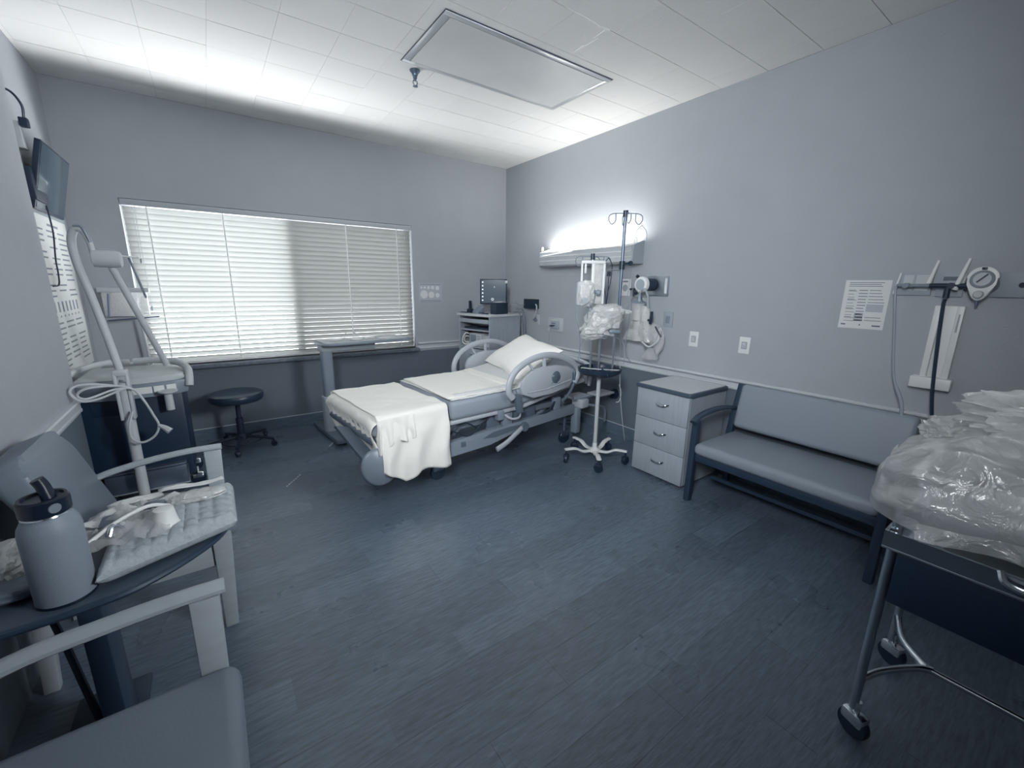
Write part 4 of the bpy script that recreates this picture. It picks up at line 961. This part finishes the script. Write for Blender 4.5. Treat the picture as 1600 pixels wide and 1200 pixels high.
MB().box((-.140, -.0215, .118), (.140, -.0200, .373)).build('screen', 'screenb', mo, smooth=False)
mb = MB()
for i in range(6): mb.box((-.130, -.0222, .342-i*.040), (-.114, -.0216, .356-i*.040))
for i in range(6):
    a = i*PI/3; mb.cbox((-.01+.012*math.cos(a), -.0220, .160+.012*math.sin(a)), (.010, .0008, .006), rot=Matrix.Rotation(-a, 4, 'Y'))
mb.box((.008, -.0222, .29), (.014, -.0216, .305))
mb.build('desktop_icon', 'glow', mo, smooth=False)
MB().box((.135, -.026, .34), (.158, -.0205, .37), .001).build('paper_tag', 'paper', mo)
MB().box((-.03, -.01, .03), (.03, .02, .14), .006).lathe([(.001, 0), (.085, 0), (.09, .006), (.07, .014), (.03, .03)], seg=24, capb=False).build('stand', 'midg', mo)
o = oncart(MB().box((.0, .10, zc), (.09, .19, zc+.012), .004), 'keyboard', 'black', 'black keyboard below the monitor on the corner cart', 'keyboard')
o = oncart(MB().box((.05, .36, zc), (.11, .42, zc+.05), .01).box((.06, .37, zc+.02), (.09, .40, zc+.14), .008), 'desk_phone', 'black', 'upright black handset left of the monitor', 'phone')
o = oncart(MB().prism([(.02, .20, zc), (.12, .20, zc), (.12, .20, zc+.09), (.02, .20, zc+.03)], (0, .09, 0), .006), 'desk_telephone', 'bedfr', 'dark grey telephone in front of the monitor stand', 'phone')
o = oncart(MB().box((.10, .0, zc), (.30, .09, zc+.13), .006).box((.098, .01, zc+.09), (.102, .08, zc+.115), .001), 'label_printer', 'black', 'black box printer right of the monitor', 'printer')
o = oncart(MB().lathe([(.001, .0), (.055, 0), (.06, .012), (.05, .012), (.04, .006)], (.04, .44, zc), 20), 'dark_tray', 'black', 'dark oval tray on the left corner of the corner cart', 'tray')
o = oncart(MB().tube([(.30, .03, zc+.08), (.40, -.02, zc+.12), (.50, .0, zc+.09), (.56, -.03, zc+.10)], .004, 6, 6).tube([(.36, .0, zc+.03), (.46, -.04, zc+.0), (.50, -.05, .95), (.52, -.05, .75), (.50, -.05, .55)], .006, 6, 6).tube([(.44, .0, zc+.05), (.52, -.045, zc+.03), (.55, -.055, .92), (.56, -.055, .70)], .006, 6, 6), 'cart_cable', 'bedfr', 'bundle of dark cables behind the corner cart', 'cable')
wbx = thing('wall_transformer', 'black power box on the right wall beside the corner cart', 'power box', (R, 3.93, 1.20))
MB().box((-.06, -.11, -.055), (0, .11, .055), .006).build('case', 'black', wbx)
MB().tube([(-.05, -.10, .0), (-.06, -.14, -.03), (-.05, -.10, -.14), (-.03, -.04, -.18)], .007, 8, 5).build('cord', 'offw', wbx)
# portable monitor device inside the shelf
pmn = thing('patient_monitor', 'pale portable patient monitor with hose on the cart shelf', 'monitor', (2.475, 3.905, 0), math.radians(14))
MB().box((.03, .16, .7185), (.25, .36, .865), .012).build('casing', 'offw', pmn)
MB().box((.027, .245, .765), (.03, .335, .85), .001).build('screen', 'bedfr', pmn)
mb = MB()
for i in range(4): mb.box((.026, .18, .74+i*.028), (.03, .225, .757+i*.028), .001)
mb.build('side_button', 'midg', pmn)
MB().tube([(.04, .37, .74), (.01, .41, .73), (.0, .44, .76), (.02, .445, .82), (.04, .42, .86), (.05, .38, .85)], .008, 8, 6).tube([(.04, .365, .76), (.02, .40, .755), (.01, .42, .78), (.03, .42, .82), (.05, .38, .82)], .006, 8, 6).build('hose', 'white', pmn)
o = oncart(MB().box((.04, .05, .7185), (.24, .155, .80), .008).box((.05, .06, .801), (.23, .15, .85), .008), 'device_stack', 'offw', 'two pale boxes stacked beside the patient monitor', 'box')

# ================================================================== WARMER / EXAM LIGHT CART at left
WC = thing('infant_warmer', 'infant warmer cart with dark cabinet and pale upper tray near the window', 'warmer', (-.45, 3.62, 0))
MB().box((-.285, -.24, .13), (.235, .26, .70), .008).build('cabinet', 'navy', WC)
MB().box((-.20, -.2425, .60), (-.01, -.24, .69), .001).build('door_panel', 'navy', WC)
mb = MB()
def bump_(a): return (-.27+.54*a, -.245-.045*math.sin(PI*a))
prof = [( -.27+.54*i/14, -.235-.055*math.sin(PI*i/14), .70) for i in range(15)]
MB().prism(prof+[(.27, .26, .70), (-.27, .26, .70)], (0, 0, .085), .012).build('upper_tray', 'bedfr', WC)
prof2 = [(a*.96, b*.96, .786) for a, b, c_ in prof]
MB().prism(prof2+[(.25, .24, .786), (-.25, .24, .786)], (0, 0, .035), .012).build('tray_deck', 'offw', WC)
mb = MB()
for i, (a0, a1) in enumerate(((5.2, 9.5), (9.7, 11), (11.3, 12.5))):
    pts = []
    for q in range(5):
        a = (a0+(a1-a0)*q/4)/14; pts.append((-.27+.54*a, -.238-.055*math.sin(PI*a)))
    for (x0, y0), (x1, y1) in zip(pts, pts[1:]):
        mb.prism([(x0, y0, .725), (x1, y1, .725), (x1, y1, .765), (x0, y0, .765)], (0, -.003, 0))
mb.build('control_label', 'paper', WC, smooth=False)
MB().tube([(-.02, .20, .86), (.10, .15, .865), (.22, .02, .86), (.275, -.12, .84), (.285, -.22, .80), (.28, -.25, .74)], .022, 10, 6).build('bumper_handle', 'offw', WC)
MB().tube([(-.05, .20, .86), (-.16, .12, .87), (-.28, -.05, .85), (-.30, -.2, .80)], .018, 10, 6).build('bumper_handle', 'offw', WC)
MB().lathe([(.001, .0), (.022, .0), (.022, .10), (.026, .105), (.05, .115), (.05, .125), (.01, .13)], (.17, -.30, .61), 20, capb=False).build('probe_holder', 'offw', WC)
MB().box((-.20, -.285, .225), (.20, .24, .24), .004).box((-.20, -.29, .10), (.20, -.285, .225), .002).build('lower_drawer', 'dsteel', WC)
MB().tube([(-.2, -.292, .102), (.2, -.292, .102)], .006, 6).tube([(.203, -.29, .10), (.203, -.29, .235)], .005, 6).build('drawer_trim', 'chrome', WC)
for x, y in ((-.2, -.2), (.24, -.10), (-.2, .2), (.22, .2)): caster(WC, x, y, .045, ztop=.13, fork='chrome')
LM = thing('examination_light', 'pale floor standing examination light with curved hose arm beside the poster', 'lamp', (-.47, 3.25, 0))
MB().cyl((0, 0, .05), (-.0, 0, .82), .028, 14).build('lower_mast', 'offw', LM)
MB().box((-.035, -.03, .60), (-.018, .03, .88), .006).box((.018, -.03, .60), (.035, .03, .88), .006).box((-.035, -.03, .86), (.035, .03, .90), .01).build('mast_fork', 'offw', LM)
MB().tube([(0, 0, .89), (-.03, .03, 1.10), (-.065, .06, 1.32), (-.095, .08, 1.48), (-.10, .08, 1.60), (-.075, .06, 1.665), (-.045, .05, 1.66), (-.025, .05, 1.60), (-.02, .05, 1.54)], lambda t: .019 if t < .75 else .014, 12, 7).build('curved_arm', 'offw', LM)
MB().tube([(-.075, .045, 1.68), (-.04, .035, 1.675), (-.02, .04, 1.60)], .008, 8, 4).build('arm_band', 'bedfr', LM)
MB().lathe([(.03, -.055), (.043, -.05), (.046, -.03), (.046, .05), (.042, .066), (.03, .072)], (.025, .05, 1.515), 22, 'X').build('lamp_head', 'offw', LM)
MB().tube([(.045, .06, 1.47), (.13, .12, 1.15), (.20, .18, .88)], .017, 12, 3).build('diagonal_arm', 'offw', LM)
MB().cyl((.09, .05, 1.535), (.17, .05, 1.53), .004, 8).build('pointer_rod', 'white', LM)
MB().tube([(.12, .1, 1.53), (.16, .16, 1.30)], .006, 8).build('thin_strut', 'bedfr', LM)
MB().lathe([(.16, 0.0), (.17, .02), (.15, .04), (.05, .06), (.03, .07)], seg=30).build('base', 'offw', LM)
# power cord coils on the light
solo('coiled_power_cord', MB().tube([(-.44, 3.20, .80), (-.55, 3.12, .845), (-.63, 3.10, .85), (-.655, 3.08, .82), (-.62, 3.08, .77), (-.56, 3.12, .765), (-.48, 3.17, .79), (-.44, 3.205, .80), (-.52, 3.13, .83), (-.60, 3.10, .83), (-.635, 3.10, .80), (-.60, 3.10, .775), (-.5, 3.16, .80), (-.43, 3.20, .79), (-.39, 3.19, .73), (-.35, 3.17, .62), (-.335, 3.16, .56), (-.36, 3.16, .50), (-.42, 3.16, .47), (-.465, 3.17, .50), (-.465, 3.17, .58), (-.44, 3.19, .66)], .0065, 8, 6)
    .tube([(-.335, 3.16, .56), (-.31, 3.15, .545), (-.285, 3.14, .52)], lambda t: .010+.010*t, 8, 3), 'offw', 'coiled pale power cord with plug looped on the examination light mast', 'cord')
ac = thing('wall_rack', 'clear wall mounted rack behind the examination light arms', 'rack', (-.60, W, 1.10))
MB().box((-.06, -.08, .03), (.20, -.074, .22), .002).box((-.06, -.074, .03), (-.054, 0, .22)).box((.194, -.074, .03), (.20, 0, .22)).box((-.054, -.074, .03), (.194, 0, .036)).build('clear_bin', 'film', ac)
MB().box((-.08, -.09, .21), (.22, 0, .245), .004).build('bin_rim', 'offw', ac)
MB().tube([(-.05, -.10, .0), (.26, -.10, .02)], .006, 8).tube([(-.04, -.085, .03), (-.02, -.085, .20)], .006, 8).build('rod', 'dsteel', ac)
MB().tube([(.14, -.10, .04), (.15, -.10, -.25), (.16, -.1, -.45)], .010, 8).build('hanging_tube', 'offw', ac)

# ================================================================== LEFT CHAIRS, TABLE
def arm_pts(y, x0=-.45, x1=.0): return [(x0, y, .615), (x0+.12, y, .636), (x0+.25, y, .648), (x1-.02, y, .648)]
CA = thing('armchair', 'pale wood armchair with grey padded back beyond the side table', 'chair', (-.03, 1.87, 0))
MB().tube([(-.60, .43, .52), (-.44, .43, .600), (-.30, .43, .632), (-.15, .43, .648), (-.005, .43, .648)], lambda t: (.013, .024), 10, 5, flat=(0, 0, 1)).build('arm', 'wood', CA)
for y, zt_, in ((.405, .64), (.0, .44)):
    MB().prism([(-.075, y, 0), (-.03, y, 0), (-.008, y, zt_), (-.075, y, zt_)], (0, .042, 0), .006).build('leg', 'wood', CA)
    MB().prism([(-.60, y, 0), (-.56, y, 0), (-.53, y, .44), (-.58, y, .44)], (0, .042, 0), .006).build('leg', 'wood', CA)
MB().box((-.56, .01, .29), (-.05, .03, .42), .004).build('side_apron', 'wood', CA)
MB().box((-.06, .042, .33), (-.04, .405, .42), .004).build('front_apron', 'wood', CA)
MB().box((-.50, .0, .40), (.018, .40, .475), .034, 5).build('seat', 'uph', CA)
mb = MB(); pts = []
BWd, BHt = .46, .40
for cx, cy, a0 in ((BWd-.16, BHt-.12, 0), (.06, BHt-.06, PI/2)):
    rr_ = (.16, .12) if cx > .1 else (.06, .06)
    for i in range(9):
        a = a0+PI/2*i/8; pts.append((0, cx+rr_[0]*math.cos(a), cy+rr_[1]*math.sin(a)))
pts += [(0, 0, 0), (0, BWd-.03, 0)]
mb.prism(pts, (-.085, 0, 0), .022)
bmesh.ops.transform(mb.bm, matrix=Matrix.Translation((-.385, .0, .475)) @ Matrix.Rotation(-math.radians(20), 4, 'Y'), verts=mb.bm.verts)
mb.build('backrest', 'uph', CA)

CB = thing('armchair', 'pale wood armchair in the left foreground with its seat towards the camera', 'chair', (-.03, .60, 0))
for y in (0.0, .548):
    MB().tube([(-.60, y+.02, .56), (-.40, y+.02, .628), (-.25, y+.02, .645), (-.12, y+.02, .652), (-.025, y+.02, .652)], lambda t: (.015, .027), 10, 5, flat=(0, 0, 1)).build('arm', 'wood', CB)
    MB().prism([(-.105, y, 0), (-.055, y, 0), (-.038, y, .64), (-.10, y, .64)], (0, .042, 0), .006).build('leg', 'wood', CB)
    MB().prism([(-.60, y, 0), (-.555, y, 0), (-.53, y, .60), (-.60, y, .60)], (0, .042, 0), .006).build('leg', 'wood', CB)
    MB().box((-.56, y+.01, .31), (-.085, y+.03, .38), .004).build('side_apron', 'wood', CB)
MB().box((-.10, .042, .31), (-.075, .548, .375), .004).build('front_apron', 'wood', CB)
MB().box((-.53, .045, .375), (-.018, .546, .450), .036, 5).build('seat', 'uph', CB)
mb = MB().box((-.085, .045, 0), (0, .545, .40), .04, 4)
bmesh.ops.transform(mb.bm, matrix=Matrix.Translation((-.45, 0, .47)) @ Matrix.Rotation(-math.radians(16), 4, 'Y'), verts=mb.bm.verts)
mb.build('backrest', 'uph', CB)

# bow-front side table
ST = thing('side_table', 'dark topped bow front side table between the two armchairs', 'table', (-.36, 1.64, 0))
edge = [(-.30, 1.42), (-.524, 1.425), (-.408, 1.430), (-.3, 1.448), (-.237, 1.478), (-.166, 1.528), (-.094, 1.60), (-.055, 1.665), (-.035, 1.75), (-.032, 1.83)]
poly = [(-.655, 1.43)]+edge[1:]+[(-.05, 1.858), (-.655, 1.858)]
zt = .555
MB().prism([(x+.36, y-1.64, zt-.022) for x, y in poly], (0, 0, .020), .004).build('table_top', 'navy', ST)
MB().tube([(x+.36, y-1.64, zt-.012) for x, y in [(-.655, 1.43)]+edge[1:]], lambda t: (.010, .011), 8, 3).build('edge_band', 'dwood', ST)
MB().prism([(x+.36, y-1.64, zt-.0018) for x, y in poly], (0, 0, .0016)).build('top_surface', 'lamedge', ST)
MB().box((-.04, -.17, .02), (.01, -.04, zt-.022), .004).build('post', 'dwood', ST)
MB().box((-.16, -.17, 0), (.03, .12, .022), .006).build('foot', 'dwood', ST)
MB().tube([(-.20, .14, .53), (-.12, .0, .30), (-.06, -.10, .04)], .010, 8).build('brace', 'dwood', ST)

# bottle
Bo = thing('water_bottle', 'large grey insulated water bottle with black straw lid', 'bottle', (-.415, 1.51, zt+.0005), 0.6)
MB().lathe([(.055, 0), (.0605, .003), (.061, .008), (.061, .205), (.058, .222), (.050, .238), (.046, .245), (.046, .252), (.03, .252)], seg=48).build('body', 'bottle', Bo)
MB().lathe([(.0615, .0), (.0625, .004), (.0615, .008)], seg=40, capb=False, capt=False).build('base_ring', 'lid', Bo)
MB().lathe([(.047, .2455), (.0485, .248), (.047, .2515)], seg=40, capb=False, capt=False).build('neck_ring', 'chrome', Bo)
MB().lathe([(.0475, .252), (.050, .255), (.050, .292), (.046, .297), (.040, .297), (.038, .291), (.001, .290)], seg=40, capt=False).build('lid', 'lid', Bo)
MB().tube([(.008, -.012, .290), (.004, -.004, .325), (-.002, .0, .345)], lambda t: (.017-.003*t, .014), 12, 4).build('straw_spout', 'lid', Bo)
MB().lathe([(.001, -.0515), (.012, -.0512), (.013, -.049)], (0, 0, .273), 20, 'Y').build('lid_badge', 'bedfr', Bo)
# quilted pad
mb = MB()
px0, px1, py0, py1 = -.35, -.012, 1.47, 1.93
def pad(sg):
    def fn(a, b):
        x = px0+(px1-px0)*a; y = py0+(py1-py0)*b
        skew = .17*(a); y = y+skew*(1-b)*.9
        ex = min(a, 1-a)/.10; ey = min(b, 1-b)/.10; e = min(1, max(0, ex))*1.0; f_ = min(1, max(0, ey))
        h = .030*math.sqrt(max(0, 1-(1-e)**2))*math.sqrt(max(0, 1-(1-f_)**2))
        quilt = .008*abs(math.sin(x*80))**.5*abs(math.sin(y*70+x*20))**.5+.006*noise.noise(V((x*16, y*16, 2)))
        return V((x, y, zt+.034+sg*h+(quilt*h/.030 if sg > 0 else 0)))
    return fn
mb.grid(80, 90, pad(1)); mb.grid(80, 90, pad(-1))
solo('quilted_pad', mb, 'quilt', 'folded quilted grey underpad on the side table', 'pad')
zp = zt+.064
cup = thing('paper_cup', 'small white cup standing upside down on the quilted pad', 'cup', (-.205, 1.665, zp), 0)
MB().lathe([(.036, 0), (.038, .002), (.036, .005), (.027, .058), (.025, .059)], seg=32, capb=False).build('wall', 'white', cup)
MB().tube([(.037*math.cos(a*PI/16), .037*math.sin(a*PI/16), .003) for a in range(32)], .0018, 6, closed=True).build('rim', 'white', cup)
# papers, wrappers
rng = random.Random(11)
pt = [(-.30, 1.90, .15, .05, .35, 'long white paper strip at the far edge of the pad'), (-.14, 1.93, .20, .035, .12, 'white paper strip nearest the chair seat'), (-.25, 1.82, .16, .04, .5, 'narrow white wrapper across the middle of the pad'), (-.36, 1.78, .13, .08, .9, 'crumpled white paper behind the water bottle'), (-.60, 1.80, .13, .16, .2, 'white printed sheets at the wall end of the side table')]
for i, (x, y, l, w_, a, lb) in enumerate(pt):
    mb = MB()
    mb.grid(14, 8, lambda p_, q_: V(((p_-.5)*l, (q_-.5)*w_, .006*math.sin(p_*5+i)+.005*noise.noise(V((p_*4, q_*3, i*3.1))))))
    o = solo('paper_strip', mb, 'paper', lb, 'paper', solid=.0015); o.location = (x, y, zp+.012+.004*i if x > -.5 else zt+.03); o.rotation_euler = (0, 0, a)
bg_ = thing('open_plastic_wrapper', 'torn clear plastic wrapper with tubing lying on the quilted pad', 'wrapper', (-.30, 1.70, zp))
mb = MB(); mb.grid(40, 40, lambda a, b: V(((a-.5)*.22, (b-.5)*.26, .012+.030*abs(noise.noise(V((a*4, b*4, 1))))*2*math.sin(PI*a)+.02*math.sin(PI*b)*abs(noise.noise(V((a*9, b*7, 3)))))))
mb.build('film', 'film', bg_)
MB().tube([(-.08, -.08, .02), (-.02, -.03, .045), (.05, .03, .05), (.10, .07, .02)], .006, 8, 5).build('tube', 'white', bg_)
MB().box((-.07, -.02, .01), (-.01, .07, .035), .01).build('dark_insert', 'beddk', bg_)
MB().box((.03, .06, .01), (.09, .11, .035), .01).build('dark_insert', 'beddk', bg_)
b2 = solo('medical_pouch', MB().blob((-.12, 1.80, zp+.02), (.09, .035, .02), .15, 2.5, 9, 4, .85), 'filmd', 'puffy clear pouch lying beyond the upturned cup', 'pouch')
solo('small_clip', MB().tube([(-.335, 1.63, zp+.02), (-.325, 1.65, zp+.045), (-.31, 1.66, zp+.025), (-.30, 1.64, zp+.05)], .007, 8, 4), 'chrome', 'shiny small metal clip beside the water bottle', 'clip')
b3 = solo('crumpled_bag', MB().blob((-.58, 1.70, zt+.050), (.07, .12, .045), .28, 2.6, 12, 4, .8), 'filmd', 'crumpled clear bag at the wall end of the side table', 'bag')
solo('dark_pouch', MB().blob((-.53, 1.57, zt+.026), (.07, .05, .022), .12, 2.6, 15, 4, .8), 'beddk', 'small dark pouch left of the water bottle base', 'pouch')

# ---------------- groups of repeats
for nm, gp in (('armchair', 'armchairs along the left wall'), ('switch_plate', 'rocker switches on the right wall'), ('gas_outlet', 'gas stations on the right wall'),
               ('flow_meter', 'flow meters on the right wall'), ('paper_strip', 'papers on the side table'), ('outlet_plate', 'outlet plates on the right wall'), ('floor_dashes', 'white dashes on the floor'), ('wall_hose', 'hoses hanging from the wall stations')):
    for o in list(bpy.data.objects):
        if o.parent is None and o.name.split('.')[0] == nm: o['group'] = gp
